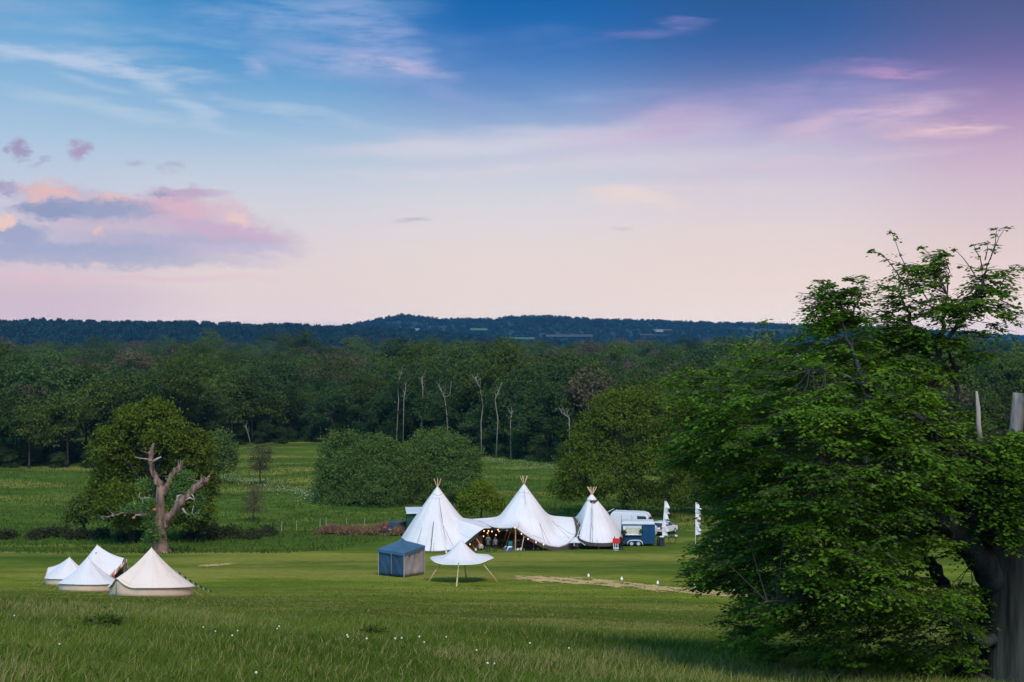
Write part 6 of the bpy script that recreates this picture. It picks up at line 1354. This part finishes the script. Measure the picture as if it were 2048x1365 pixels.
# red board on white stand
rb = empty('red_sign_board', gpd(1232, 143.6), 0, 'bright red board on a white stand beside the blue trailer', 'sign'); m_ = MB(); m_.box((.02, 0, .98), (.74, .07, .50), ry=R(1)); m_.build('board', REDP, rb, bevel=.03)
for x in (-.24, -.02, .2): m_ = MB(); m_.box((x, .02, .36), (.06, .05, .72)); m_.build('leg', WHITEP, rb)
m_ = MB(); m_.box((0, 0, .22), (.56, .3, .06)); m_.box((0, 0, .02), (.4, .3, .04)); m_.build('shelf', WHITEP, rb)
bt = empty('bottle', gpd(1232, 143.6) + Vector((-.15, 0, 1.23)), 0, 'small dark bottle standing on top of the red board', 'bottle'); m_ = MB(); m_.lathe([(.045, 0), (.05, .02), (.05, .13), (.02, .18), (.02, .22)], n=9); m_.build('glass', BLACKP, bt)
# waste bins, table and flags right of the trailer
b1 = box_thing('waste_bin', gpx(1323.5, 1093), .1, (.52, .5, .92), 'tall dark waste bin with white bag right of the trailer', 'bin', BLACKP); m_ = MB(); m_.ball((0, 0, 1.0), .27, 12, 7, sc=(1, .9, .35)); m_.build('bag', WHITEF, b1, smooth=True)
box_thing('waste_bin', gpx(1315.5, 1092), 0, (.18, .2, .82), 'narrow dark bin between the trailer and the tall bin', 'bin', BLACKP)
ff = empty('folding_table', gpx(1345, 1089), .15, 'dark folding table with crossed legs on the grass right of the bins', 'table'); m_ = MB(); m_.box((0, 0, .78), (1.15, .5, .035)); m_.build('table_top', BLACKP, ff)
for a in (-1, 1): m_ = MB(); m_.tube([(a * .45, -.2, .76), (a * .15, .0, 0)], .02, 5); m_.tube([(a * .35, .2, .76), (a * .45, .15, 0)], .02, 5); m_.build('leg', BLACKP, ff)
bx = empty('food_tray', gpx(1345, 1089) + Vector((.0, 0, .80)), 0, 'dark tray on the folding table', 'tray'); m_ = MB(); m_.box((0, 0, .07), (.45, .3, .12)); m_.build('tray', DW, bx, bevel=.02)
bg_ = empty('paper_bag', gpx(1345, 1089) + Vector((.38, 0, .80)), 0, 'crumpled white bag at the right end of the folding table', 'bag'); m_ = MB(); m_.ball((0, 0, .10), .15, 9, 6, sc=(1.2, .9, .8)); m_.build('bag', WHITEF, bg_)
def flag(px, pyt, pyb, lab, seed, lean=0.0):
    C = gpx(px, pyb); root = empty('feather_flag', C, 0, lab, 'flag', 'white feather flags'); k = C.y / F; H_ = (pyb - pyt) * k; r_ = random.Random(seed)
    m_ = MB(); m_.tube([(0, 0, 0), (lean * .5, 0, H_ * .5), (lean, 0, H_)], [.03, .022, .012], 7); m_.build('pole', WHITEP, root)
    z1 = H_ * .985; z0 = H_ * .22; n = 34; vs = []
    wv = []
    for i in range(n + 1):
        t = i / n; z = z1 + (z0 - z1) * t; ph = (t * 6.0) % 1.0; w = .18 + .26 * t * .4 + (.42 * (ph ** .8)) * (1 if ph < .9 else .3); 
        w *= r_.uniform(.85, 1.15) ; w = min(w, .25 + .8 * (t * 6) if t < .1 else w); x0 = lean * (z / H_) + .02
        vs += [(x0, 0, z), (x0 + w * .5, .07 * math.sin(t * 23), z - .03 - .02 * ph), (x0 + w, .13 * math.sin(t * 19 + 1), z - .02 - .28 * ph)]
    m_ = MB(); m_.add(vs, [(i * 3 + j, (i + 1) * 3 + j, (i + 1) * 3 + j + 1, i * 3 + j + 1) for i in range(n) for j in range(2)]); o = m_.build('flag_cloth', WHITEF, root); sd = o.modifiers.new('t', 'SOLIDIFY'); sd.thickness = .006
flag(1323, 1001, 1092, 'white tattered feather flag standing by the bins and the white hatchback', 3, .35); flag(1391, 1004, 1088, 'white tattered feather flag half hidden by the beech leaves', 5, 0.0)
# fence posts in the far grass
pr = empty('fence_post', (0, 0, 0), 0, 'thin pale wooden fence post in the wet grass left of the tipis', 'post', 'fence posts in the grass'); m_ = MB(); m_.tube([(0, 0, -.1), (0, 0, 1.15)], [.05, .045], 7); m_.build('post', GREYWOOD, pr); m_ = MB(); m_.tube([(0, 0, 1.15), (0, 0, 1.17)], [.047, .02], 7); m_.build('post_top', GREYWOOD, pr); index_children(pr)
for i, (a, b) in enumerate([(563, 1062), (593, 1061), (652, 1054), (694, 1056), (730, 1056), (640, 1056)]):
    o = pr if i == 0 else copy_tree(pr); o.location = gpx(a, b); o.rotation_euler = (random.uniform(-.05, .05), random.uniform(-.06, .06), random.random())
# ------------------------------------------------------------------ evening haze
def haze():
    m, nt = newmat('haze'); v = nt.nodes.new('ShaderNodeVolumePrincipled'); v.inputs['Color'].default_value = (.07, .34, .70, 1); v.inputs['Density'].default_value = HAZE_D; v.inputs['Anisotropy'].default_value = 0.0
    out = nt.nodes.new('ShaderNodeOutputMaterial'); nt.links.new(v.outputs[0], out.inputs['Volume'])
    b = MB(); b.box((0, 5400, 50), (19000, 11200, 110)); o = b.build('haze', m); tag(o, kind='stuff')
haze()
